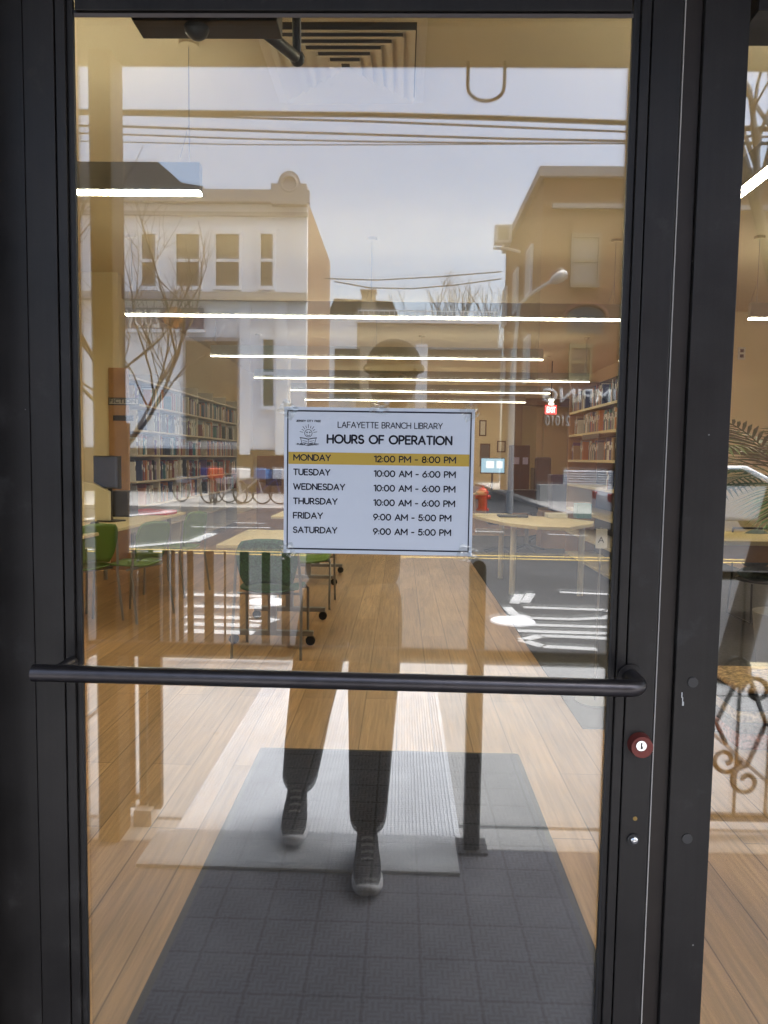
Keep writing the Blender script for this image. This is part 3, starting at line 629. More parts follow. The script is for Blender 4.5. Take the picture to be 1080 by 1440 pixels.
c1 = chair('lime green chair pulled up to the left desk, closest to the door frame', GREEN, (-2.28, 5.0, 0), math.radians(70), 'green chairs')
chair('lime green chair second from the door frame at the left desk', GREEN, (-2.25, 6.1, 0), math.radians(75), 'green chairs', c1)
chair('lime green chair at the front edge of the left desk', GREEN, (-2.62, 4.75, 0), math.radians(60), 'green chairs', c1)
c2 = chair('dark green mesh chair pushed in at the front of the middle table', GREEND, (-.89, 4.02, 0), math.radians(0), 'green chairs')
chair('lime green chair behind the middle table, mostly hidden by the sign', GREEN, (-.85, 5.6, 0), PI, 'green chairs', c1)
# tables on casters
def table(label, loc, first=None):
    if first is not None:
        t = copy_tree(first); t.location = loc; t['label'] = label; return t
    t = thing('folding_table', label, 'table', (0, 0, 0), 'tables on casters')
    MB().box(-.38, .38, -.55, .55, .712, .74).build('top', MAPLE, t, bevel=.006)
    for y in (-.42, .42):
        lg = MB().box(-.03, .03, y-.025, y+.025, .09, .71).box(-.30, .30, y-.028, y+.028, .07, .105).build('leg', STEEL, t, bevel=.004)
        for x in (-.28, .28): MB().cyl((x, y-.014, .035), (x, y+.014, .035), .035, n=18).cyl((x, y, .035), (x, y, .075), .012, n=8).build('caster', PLASTK, lg)
    t.location = loc; ORG.pop(t); return t
tb = table('pale maple table on casters with a dark green chair pushed in', (-.92, 4.58, 0))
table('pale maple table on casters behind the hours sign', (-.98, 7.1, 0), tb)
# right side desks
def slab(pts, z0, z1): return MB().prism([(x, y, z0) for x, y in pts], (0, 0, z1-z0))
rd = thing('curved_desk', 'pale maple desk with a rounded front edge on white legs', 'desk', (1.4, 6.6, 0))
pts = [(.78, 7.45), (.86, 6.9), (1.05, 6.25), (1.3, 5.9), (1.6, 5.85), (1.95, 6.35), (2.02, 6.6), (1.75, 7.1), (1.3, 7.2), (1.25, 7.5)]
slab(pts, .705, .74).build('top', MAPLE, rd, bevel=.004)
for px, y in ((722, 6.3), (818, 6.3), (705, 7.3)):
    x = A(px, 760, y).x; MB().cyl((x, y, 0), (x, y, .704), .03, n=14).build('leg', mat('cream_steel', (.6, .57, .5), .4), rd)
sd_ = thing('service_desk', 'pale staff desk below the exit sign at the back', 'desk', (1.9, 13, 0))
x0, x1 = A(664, 690, 12.6).x, A(742, 690, 12.6).x
MB().box(x0, x1, 12.3, 13.4, .71, .745).build('top', MAPLE, sd_, bevel=.004)
MB().box(x0+.03, x0+.06, 12.35, 13.35, 0, .709).box(x1-.06, x1-.03, 12.35, 13.35, 0, .709).box(x0+.06, x1-.06, 12.4, 12.43, .1, .709).build('panel', OAK, sd_)
c = A(693, 655, 12.4)
mo = thing('desktop_monitor', 'lit computer monitor on the staff desk at the back', 'monitor', (c.x, c.y, .745))
w, h = 17*13.5/FPX, 11*13.5/FPX
MB().box(c.x-w, c.x+w, c.y, c.y+.035, c.z-h, c.z+h).build('casing', PLASTK, mo, bevel=.004)
MB().box(c.x-w+.012, c.x+w-.012, c.y-.004, c.y-.001, c.z-h+.02, c.z+h-.012).build('screen', mat('lit_screen', (.05, .08, .09), .3, emit=((.35, .55, .68), .22)), mo)
MB().box(c.x-w*.55, c.x+w*.1, c.y-.006, c.y-.0045, c.z-h*.3, c.z+h*.6).box(c.x+w*.3, c.x+w*.8, c.y-.006, c.y-.0045, c.z-h*.3, c.z+h*.6).build('open_window', mat('screen_window', (.1, .1, .1), .3, emit=((.75, .78, .8), .3)), mo)
MB().cyl((c.x, c.y+.05, .745), (c.x, c.y+.05, c.z), .02, n=10).box(c.x-.13, c.x+.13, c.y-.05, c.y+.15, .745, .76).build('stand', PLASTK, mo)
c = A(705, 700, 12.3)
for k, (px, w, lb, m_) in enumerate(((690, .10, 'low stack of papers on the staff desk', WHITE), (722, .08, 'black telephone on the staff desk', PLASTK))):
    q = A(px, 688, 12.6); tag(B(q.x-w, q.x+w, 12.55, 12.75, .7455, .79).build('paper_stack' if k == 0 else 'telephone', m_, bevel=.006), lb, 'papers' if k == 0 else 'telephone')
y = 14.0; x0, x1 = A(719, 650, y).x, A(745, 650, y).x; zt = A(732, 626, y).z
cb = thing('wooden_cabinet', 'tall dark wooden cabinet with two small notices beside the back wall', 'cabinet', ((x0+x1)/2, y, 0))
DW = mat('dark_walnut', (.10, .045, .025), .45, noise=(6, .2))
MB().box(x0, x1, y, y+.4, 0, zt).build('case', DW, cb, bevel=.01)
MB().box(x0+.02, (x0+x1)/2-.004, y-.012, y-.001, .1, zt-.04).box((x0+x1)/2+.004, x1-.02, y-.012, y-.001, .1, zt-.04).build('door', DW, cb)
zz = A(732, 648, y).z
for xx in (x0+.05, (x0+x1)/2+.04): MB().box(xx, xx+.11, y-.016, y-.0125, zz-.07, zz+.07).build('notice', mat('lilac_paper', (.45, .40, .62), .6), cb)
# more things on the staff desk and round desk
q = A(757, 672, 12.7); tag(MB().box(q.x-.10, q.x+.12, 12.6, 12.95, .7455, 1.22).box(q.x-.085, q.x+.105, 12.592, 12.599, .9, 1.2).build('computer_tower', PLASTK, bevel=.01), 'black computer tower standing at the right end of the staff desk', 'computer')
q = A(677, 681, 12.5); tag(MB().tube([(q.x-.16, 12.5, .75), (q.x-.1, 12.5, .86), (q.x+.1, 12.5, .86), (q.x+.16, 12.5, .75)], .05, 10).build('tan_bag', mat('tan_leather', (.35, .18, .08), .6), bevel=0), 'tan bag slumped on the left end of the staff desk', 'bag')
for px, py_, w, h, m_, nm, lb, ct in ((712, 722, .16, .02, PLASTK, 'keyboard', 'black keyboard lying on the curved maple desk', 'keyboard'), (762, 720, .11, .05, WHITE, 'paper_pile', 'white paper pile on the curved maple desk', 'papers'), (800, 722, .08, .16, mat('teal_box', (.06, .20, .20), .5), 'leaflet_box', 'small teal leaflet box near the right end of the curved desk', 'box')):
    q = F(px, py_, .742); q.y = min(q.y, 7.0); tag(MB().box(q.x-w, q.x+w, q.y-.09, q.y+.09, .7405, .7405+h).build(nm, m_, bevel=.006), lb, ct)
for k, (px, y_) in enumerate(((706, 9.6), (742, 9.9))):
    q = A(px, 700, y_); qq = thing('desk_chair', ('dark swivel chair between the curved desk and the staff desk, left one', 'dark swivel chair between the curved desk and the staff desk, beside the low table')[k], 'chair', (q.x, y_, 0), 'dark swivel chairs')
    MB().box(q.x-.22, q.x+.22, y_-.2, y_+.22, .43, .50).build('seat', PLASTK, qq, bevel=.03); MB().box(q.x-.2, q.x+.2, y_+.2, y_+.25, .56, .92).build('backrest', PLASTK, qq, bevel=.03)
    MB().cyl((q.x, y_, .05), (q.x, y_, .43), .03, n=10).build('column', STEEL, qq)
    b5 = MB()
    for j in range(5): b5.tube([(q.x, y_, .10), (q.x+.27*math.cos(j*1.257), y_+.27*math.sin(j*1.257), .03)], .018, 6)
    b5.build('base', PLASTK, qq)
# office chair
c = F(765, 712, 0); c = A(765, 690, 11.2)
oc = thing('office_chair', 'black high back office chair beside the staff desk', 'chair', (c.x, 11.2, 0))
MB().box(c.x-.24, c.x+.2, 11.0, 11.45, .44, .54).build('seat', PLASTK, oc, bevel=.04)
MB().box(c.x-.12, c.x+.16, 11.42, 11.5, .56, 1.42).build('backrest', PLASTK, oc, bevel=.05)
MB().cyl((c.x, 11.2, .1), (c.x, 11.2, .44), .03, n=10).build('column', STEEL, oc)
st_ = MB()
for k in range(5): st_.tube([(c.x, 11.2, .12), (c.x+.3*math.cos(k*1.257), 11.2+.3*math.sin(k*1.257), .05)], .02, 8).sph((c.x+.3*math.cos(k*1.257), 11.2+.3*math.sin(k*1.257), .03), .03, 8, 6)
st_.build('base', PLASTK, oc)
for s in (-1, 1): MB().tube([(c.x+s*.22, 11.4, .5), (c.x+s*.25, 11.35, .7), (c.x+s*.25, 11.05, .72)], .02, 8).build('armrest', PLASTK, oc)
c = A(788, 690, 10.4); tag(MB().prism([(c.x-.14, 10.3, c.z-.32), (c.x+.14, 10.3, c.z-.32), (c.x+.17, 10.3, c.z+.25), (c.x-.17, 10.3, c.z+.25)], (0, .3, 0)).build('recycling_bin', mat('navy_plastic', (.02, .03, .13), .45), bevel=.015), 'navy blue bin beside the office chair', 'bin')
bb = c
tag(MB().box(bb.x-.3, bb.x+.3, 10.25, 10.7, 0, bb.z-.321).build('low_table', OAK, bevel=.006), 'low wooden table carrying the navy bin', 'table')
# exit sign on the back
c = A(775, 576, 14.6)
ex = thing('exit_sign', 'small red lit exit sign hanging near the back wall', 'exit sign', (c.x, c.y, c.z))
MB().box(c.x-.115, c.x+.115, c.y, c.y+.05, c.z-.09, c.z+.09).build('case', mat('exit_red', (.4, .02, .02), .4, emit=((1, .05, .05), .9)), ex, bevel=.004)
text('lettering', 'EXIT', mat('exit_letters', (.8, .5, .5), .4, emit=((1, .55, .5), 1.2)), ex, Matrix.Translation((c.x-.09, c.y-.001, c.z-.06)) @ Matrix.Rotation(PI/2, 4, 'X'), .18, .12, th=.003, bold=.02)
MB().cyl((c.x, c.y+.02, c.z+.09), (c.x, c.y+.02, 3.449), .012, n=8).build('stem', PLASTK, ex)
for dz in (.12, .2): MB().cyl((c.x-.05, c.y, c.z+dz), (c.x+.05, c.y, c.z+dz), .022, n=12).build('emergency_lamp', mat('emergency_lens', (.8, .78, .7), .3, emit=((1, .95, .8), 1.2)), ex)
# back wall doorway and notices
y = BY-.02; x0, x1 = A(722, 640, y).x, A(802, 640, y).x
bd_ = thing('inner_door', 'olive beige double door in the back wall behind the exit sign', 'door', ((x0+x1)/2, y, 0))
MB().box(x0, x0+.18, y-.12, y, 0, 2.9).box(x1-.1, x1, y-.12, y, 0, 2.9).box(x0+.18, x1-.1, y-.12, y, 2.72, 2.9).build('frame', mat('taupe_trim', (.28, .20, .12), .6), bd_)
MB().box(x0+.18, (x0+x1)/2, y-.05, y-.01, 0, 2.71).box((x0+x1)/2+.01, x1-.1, y-.05, y-.01, 0, 2.71).build('leaf', mat('olive_paint', (.40, .33, .19), .6), bd_)
MB().sph(((x0+x1)/2-.08, y-.08, 1.05), .04).build('knob', CHROME, bd_)
for px, py, w, h, cc, lb in ((679, 602, 5, 11, (.75, .72, .62), 'pale framed notice on the back wall, beside the sign edge'), (682, 640, 7, 16, (.10, .09, .10), 'dark framed poster low on the back wall'), (705, 628, 6, 8, (.66, .58, .45), 'small cream notice above the lit monitor')):
    c = A(px, py, BY-.03); k = 18.7/FPX
    p = thing('wall_notice', lb, 'notice', c)
    MB().box(c.x-w*k, c.x+w*k, BY-.03, BY-.003, c.z-h*k, c.z+h*k).build('frame', DW, p)
    MB().box(c.x-w*k+.03, c.x+w*k-.03, BY-.034, BY-.031, c.z-h*k+.03, c.z+h*k-.03).build('sheet', mat('notice_'+str(px), cc, .6), p)
# wooden unit at left rear and beige column
y = 12.5; x0, x1 = A(361, 660, y).x, A(399, 660, y).x; zt = A(380, 641, y).z
wu = thing('wooden_display_unit', 'brown wooden display unit with a dark poster at the end of the shelves', 'cabinet', ((x0+x1)/2, y, 0))
MB().box(x0, x1, y, y+.5, 0, zt).build('case', OAK, wu, bevel=.008)
a, b = A(374, 660, y), A(396, 683, y); MB().box(a.x, b.x, y-.012, y-.001, b.z, a.z).build('poster', mat('maroon_poster', (.10, .04, .05), .5, noise=(18, .5)), wu)
a, b = A(406, 640, 13.4), A(390, 640, 13.4); struct(MB().box(b.x, a.x, 13.2, 13.6, 0, 3.449).build('column', BEIGE, bevel=.01))
# ---- left bookshelf with end panel and books
def bookmats(n):
    out = []
    for i, (nm, c) in enumerate((('navy', (.03, .05, .14)), ('dark red', (.20, .03, .03)), ('cream', (.55, .50, .40)), ('black', (.02, .02, .022)), ('white', (.70, .70, .68)), ('teal', (.04, .16, .18)), ('tan', (.36, .24, .13)), ('orange', (.50, .17, .05)), ('grey', (.25, .25, .26)), ('purple', (.12, .05, .16)))):
        out.append((nm, mat('book_'+nm.replace(' ', '_'), c, .5)))
    return out
BM = bookmats(10)
PAGE = mat('book_pages', (.62, .57, .46), .8)
BOOKP = {}
def book(nm, m, hgt, wd, dep):              # spine towards -y of its own frame
    mb = MB(); mb.box(-wd/2, -wd/2+.003, 0, dep, 0, hgt).box(wd/2-.003, wd/2, 0, dep, 0, hgt).box(-wd/2+.003, wd/2-.003, 0, .003, 0, hgt)
    mb.mi = 1; mb.box(-wd/2+.003, wd/2-.003, .0032, dep-.006, .004, hgt-.004); mb.mi = 2; mb.box(-wd/2+.006, wd/2-.006, -.0012, -.0002, hgt*.55, hgt*.8)
    o = mb.build('book', [m, PAGE, BM[4][1] if nm not in ('white', 'cream') else BM[3][1]]); return o
def book_copy(key, label, group, loc, rz, tilt=0):
    if key not in BOOKP:
        nm, h, w = key; BOOKP[key] = (book(nm, dict(BM)[nm], h, w, .17), 0); o = BOOKP[key][0]
    else:
        o = BOOKP[key][0].copy(); COL.objects.link(o)
    o.location = loc; o.rotation_euler = (0, tilt, rz) if abs(rz) < .1 else (tilt, 0, rz)
    return tag(o, label, 'book', group)
XL, Y0, Y1 = -3.15, 7.58, 13.0
bs = thing('bookshelf', 'long tall bookshelf with an oak end panel along the left wall', 'bookshelf', (XL-.2, (Y0+Y1)/2, 0))
YE = Y0; Y0 = 7.425; zt = A(165, 517, Y0).z
xa, xb = A(153, 600, Y0).x, A(181, 600, Y0).x
MB().box(xa, xb, 7.425, 7.455, 0, zt).build('end_panel', OAK, bs, bevel=.004)
SHM = mat('shelf_metal', (.62, .56, .46), .5)
Y0 = YE
levels = [.12, .43, .74, 1.04, 1.36, 1.66, 1.97, 2.27]
sh = MB()
for z in levels: sh.box(XL-.4, XL, Y0, Y1, z-.022, z)
sh.build('shelf', SHM, bs)
up = MB()
for k in range(1, 7): yy = lerp(Y0, Y1, k/6); up.box(XL-.4, XL-.02, yy-.012, yy+.012, .0, 2.4)
up.build('upright', SHM, bs)
MB().box(XL-.42, XL-.401, Y0, Y1, 0, 2.4).build('back_panel', mat('shelf_back', (.05, .045, .04), .7), bs)
Y0 = 7.46
ss = thing('shelf_sign', 'dark FICTION sign with pale letters on the oak shelf end', 'sign', (xa, Y0-.04, 1.9))
a, b = A(152, 559, Y0-.04), A(181, 570, Y0-.04)
MB().box(a.x+.003, b.x+.12, Y0-.045, Y0-.032, b.z, a.z).build('plate', mat('sign_plate_dark', (.03, .03, .03), .5), ss)
MB().box(a.x+.012, b.x+.11, Y0-.047, Y0-.0455, b.z+.012, a.z-.012).build('inset', mat('sign_plate_pale', (.40, .38, .33), .5), ss)
text('lettering', 'FICTION', PLASTK, ss, Matrix.Translation((a.x+.02, Y0-.0475, b.z+.025)) @ Matrix.Rotation(PI/2, 4, 'X'), b.x-a.x+.07, .05, th=.002, bold=.01)
a, b = A(159, 584, Y0-.04), A(188, 592, Y0-.04)
tag(MB().box(a.x, b.x, Y0-.045, Y0-.032, b.z, a.z).build('shelf_label', PLASTK), 'narrow black plate below the FICTION sign on the shelf end', 'plate')
nb = 0; restL = MB(); Y0 = YE
BH = (.19, .21, .235, .25); BW = (.022, .03, .04)
for li, z in enumerate(levels[2:7]):
    y = Y0+.05
    while y < Y1-.1:
        w = random.choice(BW); h = random.choice(BH); nm = random.choice(BM)[0]
        if random.random() < .07: y += random.uniform(.06, .3); continue
        if y < 10.6 and nb < 215:
            book_copy((nm, h, w), nm+' book on the long shelf along the left wall', 'books on the left wall shelf', (XL-.015-random.uniform(0, .05), y+w/2, z), PI/2); nb += 1
        else:
            restL.mi = [q[0] for q in BM].index(nm); restL.box(XL-.2, XL-.02, y, y+w, z, z+h)
        y += w+random.choice((.001, .001, .004, .012))
tag(restL.build('far_books', [q[1] for q in BM]), 'mass of mixed books packed on the far half of the left shelf', 'books', kind='stuff')
# ---- right bookshelf
XR, Y0, Y1 = 2.32, 6.9, 9.2
br = thing('display_shelf', 'open bookshelf with display boards at the right edge of the door glass', 'bookshelf', (XR+.2, 8, 0))
MB().box(XR, XR+.42, Y1, Y1+.03, 0, 2.45).build('end_panel', OAK, br)
lv = [.1, .4, .72, 1.05, 1.38, 1.72, 2.03]
sh = MB()
for z in lv: sh.box(XR, XR+.4, Y0, Y1, z-.03, z)
sh.build('shelf', MAPLE, br); MB().box(XR+.401, XR+.42, Y0, Y1, 0, 2.45).build('back_panel', mat('shelf_back', (.05, .045, .04), .7), br)
nb2 = 0
for z in reversed(lv[2:]):
    y = Y0+.05
    while y < Y1-.08:
        w = random.choice(BW); h = random.choice(BH); nm = random.choice(BM)[0]
        if random.random() < .12: y += random.uniform(.05, .3); continue
        if nb2 < 120: book_copy((nm, h, w), nm+' book on the display shelf at the right', 'books on the right display shelf', (XR+.02, y+w/2, z), -PI/2 if False else PI/2+PI); nb2 += 1
        y += w+random.choice((.001, .006, .015))
a = A(832, 618, 8.0)
tag(MB().box(XR-.012, XR-.002, 7.6, 8.4, 1.725-.09, 1.725-.032).build('shelf_talker', PLASTK), 'small black header strip under a board of the right shelf', 'plate')
c = A(846, 757, 3.0)
tg = thing('hanging_tag', 'small white card with a dark A hanging at the right of the glass', 'tag', c)
w = 11*4.08/FPX; MB().box(c.x-w/1.4, c.x+w/1.4, 3.0, 3.006, c.z-w*1.3, c.z+w*1.2).build('card', WHITE, tg)
text('lettering', 'A', INK, tg, Matrix.Translation((c.x-.02, 2.999, c.z-.025)) @ Matrix.Rotation(PI/2, 4, 'X'), .035, .035, th=.001)
st2 = thing('tag_stand', 'thin grey floor stand holding the white card', 'stand', (c.x, 3.02, 0))
MB().cyl((c.x, 3.02, 0), (c.x, 3.02, c.z+.06), .006, n=8).cyl((c.x, 3.02, 0), (c.x, 3.02, .015), .11, n=20).build('pole', STEEL, st2)
# ---- right corner seen through the sidelight
t = thing('reading_table', 'pale maple table in the corner beyond the sidelight', 'table', (3.2, 5.3, 0))
MB().box(2.45, 4.2, 4.9, 5.7, .70, .74).build('top', MAPLE, t, bevel=.005)
MB().box(2.5, 4.15, 4.93, 4.96, .56, .699).build('apron', OAK, t)
for x, y in ((2.55, 5.0), (4.1, 5.0), (2.55, 5.6), (4.1, 5.6)): MB().box(x-.03, x+.03, y-.03, y+.03, 0, .699).build('leg', STEEL, t)
c = F(1052, 870, 0)
wc = thing('wire_chair', 'low black wire chair with a round teal cushion on the oak floor', 'chair', (c.x+.1, c.y, 0)); o = Vector((c.x+.12, c.y, 0))
MB().sph(o+Vector((0, 0, .40)), .22, 20, 10, (1, 1, .3)).build('cushion', mat('teal_fabric', (.16, .22, .24), .8, noise=(30, .3)), wc)
MB().sph(o+Vector((0, .17, .60)), .18, 20, 10, (1, .35, 1)).build('back_cushion', mat('teal_fabric', (.16, .22, .24), .8), wc)
wf = MB()
for s in (-1, 1): wf.tube([o+Vector((s*.2, -.2, .34)), o+Vector((s*.22, -.26, .012)), o+Vector((s*.22, .2, .012)), o+Vector((s*.2, .18, .36)), o+Vector((s*.18, .25, .78))], .01, 8)
wf.tube([o+Vector((-.22, -.26, .012)), o+Vector((.22, -.26, .012))], .01, 8).tube([o+Vector((-.18, .25, .78)), o+Vector((.18, .25, .78))], .01, 8)
wf.torus(o+Vector((0, 0, .35)), (0, 0, 1), .22, .012); wf.build('wire_frame', PLASTK, wc)
# stack of folded blankets on a stool just inside the sidelight
c = F(1038, 1056, 0); zs = .001
for k, (h, cc, nm) in enumerate((((.075), (.42, .16, .12), 'salmon folded textile at the bottom of the textile stack on the floor'), (.05, (.10, .06, .05), 'dark brown folded textile second from the bottom of the textile stack on the floor'), (.055, (.45, .32, .17), 'tan patterned folded textile in the middle of the textile stack on the floor'), (.085, (.03, .03, .035), 'black and white folded textile near the top of the textile stack on the floor'), (.035, (.42, .28, .14), 'thin tan folded textile on top of the textile stack on the floor'))):
    tag(MB().box(c.x-.01*(k%2), c.x+.62-.01*k, c.y+.008*k, c.y+.42, zs, zs+h-.001).build('folded_textile', mat('textile_%d' % k, cc, .9, noise=(55, .8), bump=(90, .5, .004)), bevel=.02, seg=3), nm, 'textile', 'folded textiles stacked on the floor'); zs += h
# palm
c = A(1105, 690, 3.6)
pp = thing('potted_palm', 'potted palm with long dark green fronds beyond the sidelight', 'plant', (c.x+.05, 3.6, 0)); o = Vector((c.x+.05, 3.6, 0))
MB().cyl(o, o+Vector((0, 0, .42)), .15, .20, 24).build('pot', mat('grey_pot', (.22, .2, .18), .7), pp)
MB().cyl(o+Vector((0, 0, .43)), o+Vector((0, 0, 1.26)), .03, .02, 10).build('stem', mat('palm_stem', (.10, .09, .03), .7), pp)
PALM = mat('palm_leaf', (.085, .17, .05), .5)
for k in range(22):
    az = k*2.4+1.0; el = 1.15-.062*k; Lf = 1.0; fb = MB(); base = o+Vector((0, 0, 1.22)); pts = []
    dr = Vector((math.cos(az), math.sin(az), 0))
    for i in range(12):
        s = i/11; pts.append(base + dr*(Lf*s*math.cos(el*.6)) + Vector((0, 0, Lf*(s*math.sin(el+.25) - .55*s*s))))
    fb.tube(pts, [.006*(1-.7*i/11) for i in range(12)], 6)
    for i in range(2, 11):
        for q in (0, .5):
            p = pts[i].lerp(pts[i+1], q); d = (pts[i+1]-pts[i]).normalized(); sd2 = d.cross(Vector((0, 0, 1))).normalized(); ln = .30*math.sin(PI*min(1, (i+q)/12+.12))+.03
            for s in (-1, 1):
                tip = p + (sd2*s*.8 + d*.65).normalized()*ln + Vector((0, 0, -.05)); wv = d*.015
                mid = p.lerp(tip, .45)+Vector((0, 0, .012))
                fb.add([p-wv*.5, p+wv*.5, mid+wv, mid-wv, tip], [(0, 1, 2, 3), (3, 2, 4)])
    fb.build('frond', PALM, pp)
c = A(1043, 497, 9.29)
oo = thing('wall_outlet', 'small white wall plate with two dark sockets high on the beige wall', 'outlet', c)
MB().box(c.x-.05, c.x+.05, 9.285, 9.299, c.z-.085, c.z+.085).build('plate', WHITE, oo, bevel=.004)
for dz in (-.035, .035): MB().box(c.x-.025, c.x+.025, 9.281, 9.2845, c.z+dz-.022, c.z+dz+.022).build('socket', PLASTK, oo)

# ================================================================== THE STREET BEHIND THE CAMERA (mirrored by the glass)
# ribbed ramp
rp = thing('ribbed_ramp', 'pale ribbed aluminium ramp plate under the walking person', 'ramp', (-.3, -2.2, 0))
mb = MB(); x0, x1 = -.86, .215; y = -1.27; mb.box(x0, x1, -1.50, -1.27, .0005, .008)
while y > -1.495:
    mb.prism([(x0, y, .0081), (x0, y-.0085, .0081), (x0, y-.0065, .013), (x0, y-.002, .013)], (x1-x0, 0, 0)); y -= .0115
mb.build('front_plate', RIB, rp)
mb = MB(); x0, x1 = -.80, .235; x = x0; mb.box(x0, x1, -3.35, -1.503, .0005, .008)
while x < x1-.01:
    mb.prism([(x, -1.504, .0081), (x+.010, -1.504, .0081), (x+.008, -1.504, .0125), (x+.002, -1.504, .0125)], (0, -1.845, 0)); x += .0135
mb.build('long_plate', RIB, rp)
# post with rounded top + pale ribbed board beside it
c = G(661, 1187); po = thing('black_post', 'short black steel post with a rounded top at the ramp edge', 'post', c)
mb = MB(); zt = M(661, 784, -c.y).z; w = .027
pf = [(c.x-w, c.y-.03, 0), (c.x+w, c.y-.03, 0), (c.x+w, c.y-.03, zt-.03)] + [(c.x+w*math.cos(a)*1.0, c.y-.03, zt-.03+.03*math.sin(a)) for a in (.5, 1.0, 1.57, 2.1, 2.6)] + [(c.x-w, c.y-.03, zt-.03)]
mb.prism(pf, (0, .06, 0)).build('shaft', IRON, po, bevel=.004)
MB().box(c.x-.055, c.x+.055, c.y-.05, c.y+.05, 0, .012).build('base_plate', IRON, po)
# railings
def picket(mb, x, y, z0, z1, w=.012): mb.box(x-w, x+w, y-w*.6, y+w*.6, z0, z1)
lr = thing('iron_railing', 'black iron railing of upright pickets beside the entrance pillar', 'railing', (-.95, -1.58, 0))
mb = MB(); yr = -1.585
for px, w in ((189, .012), (205, .014), (222, .024)): picket(mb, M(px, 1000, 1.585).x, yr, .05, .98, w)
mb.box(-1.1, M(229, 1000, 1.585).x, yr-.01, yr+.01, .985, 1.01).box(-1.1, M(229, 1000, 1.585).x, yr-.008, yr+.008, .08, .10); mb.build('pickets', IRON, lr)
MB().box(-.965, -.90, yr-.05, yr+.05, 0, .06).build('foot', mat('pale_foot', (.6, .58, .55), .7), lr)
kf = thing('kerbside_fence', 'low black picket fence along the kerb on the left', 'fence', (-1.4, -3.7, 0))
mb = MB(); zt = .74; yk = -3.70
for px, w in ((236, .02), (246, .012), (257, .014), (270, .018), (296, .028), (318, .006), (345, .028), (375, .026), (403, .026)): picket(mb, M(px, 880, 3.7).x, yk, .03, zt, w)
xa, xb = M(232, 880, 3.7).x-.9, M(412, 880, 3.7).x
for k in range(8): picket(mb, xa+.05+k*.11, yk, .03, zt, .014)
mb.box(xa, xb, yk-.012, yk+.012, .03, .055); mb.build('pickets', IRON, kf)
rr = thing('scroll_railing', 'ornamental wrought iron railing with scrolls on the right of the entrance', 'railing', (1.7, -1.58, 0))
mb = MB(); x = 1.02; yr = -1.58
while x < 2.6: mb.cyl((x, yr, .05), (x, yr, .95), .007, n=8); x += .115
mb.box(1.0, 2.6, yr-.014, yr+.014, .95, .98).box(1.0, 2.6, yr-.012, yr+.012, .05, .075).build('pickets', IRON, rr)
sc2 = MB()
def spiral(cx, cz, r, a0, turns, s): return [(cx+(r*(1-.75*i/24))*math.cos(a0+s*turns*2*PI*i/24), yr, cz+(r*(1-.75*i/24))*math.sin(a0+s*turns*2*PI*i/24)) for i in range(25)]
for cx in (1.26, 1.74, 2.2):
    sc2.tube(spiral(cx-.03, .62, .06, -PI/2, 1.2, 1), .009, 6); sc2.tube(spiral(cx+.05, .54, .055, PI, 1.2, -1), .009, 6)
    sc2.tube(spiral(cx+.03, .2, .06, PI/2, 1.2, 1), .009, 6); sc2.tube(spiral(cx-.05, .28, .055, 0, 1.2, -1), .009, 6)
    sc2.tube([(cx-.03, yr, .56), (cx-.09, yr, .42), (cx-.05, yr, .34)], .009, 6); sc2.tube([(cx+.02, yr, .60), (cx+.09, yr, .42), (cx+.03, yr, .26)], .009, 6)
sc2.build('scrollwork', IRON, rr)
# conduit loop under the soffit edge
a, b = M(657, 121, 1.5), M(708, 121, 1.5); zb = M(682, 148, 1.5).z; cx = (a.x+b.x)/2; rw = (b.x-a.x)/2
tag(MB().tube([(a.x, -1.5, 2.69), (a.x, -1.5, zb+.05)] + [(cx-rw*math.cos(PI*k/10), -1.5, zb+.045-.045*math.sin(PI*k/10)) for k in range(1, 10)] + [(b.x, -1.5, zb+.05), (b.x, -1.5, 2.69)], .006, 8).build('cable_loop', IRON), 'dark cable loop hanging from the soffit edge', 'cable')
# overhead wires
wr = []
for k, (ya, yb, r, lb) in enumerate(((160, 175, .030, 'thickest overhead cable bundle, the highest of those near the entrance'), (167, 184, .012, 'overhead wire directly under the thick cable bundle'), (184, 196, .013, 'middle overhead wire below the thick cable bundle'), (192, 202, .009, 'thin overhead wire below the middle one'), (199, 206, .006, 'thinnest and lowest overhead wire near the entrance'))):
    p, q = M(175, ya, 7), M(885, yb, 7); d = q-p
    tag(MB().tube([p + d*s + Vector((0, 0, .03*math.sin(s*3+k))) for s in [i*.25-2 for i in range(24)]], r, 8).build('overhead_wire', PLASTK), lb, 'wire', 'overhead wires')
for k, (pts, lb) in enumerate(((((456, 392), (530, 394), (620, 389), (705, 382)), 'distant upper wire across the side street'), (((470, 396), (520, 405), (580, 406), (640, 401), (705, 392)), 'distant sagging wire across the side street'))):
    tag(MB().tube([M(x, y, 30) for x, y in pts], .03, 6).build('overhead_wire', PLASTK), lb, 'wire', 'overhead wires')
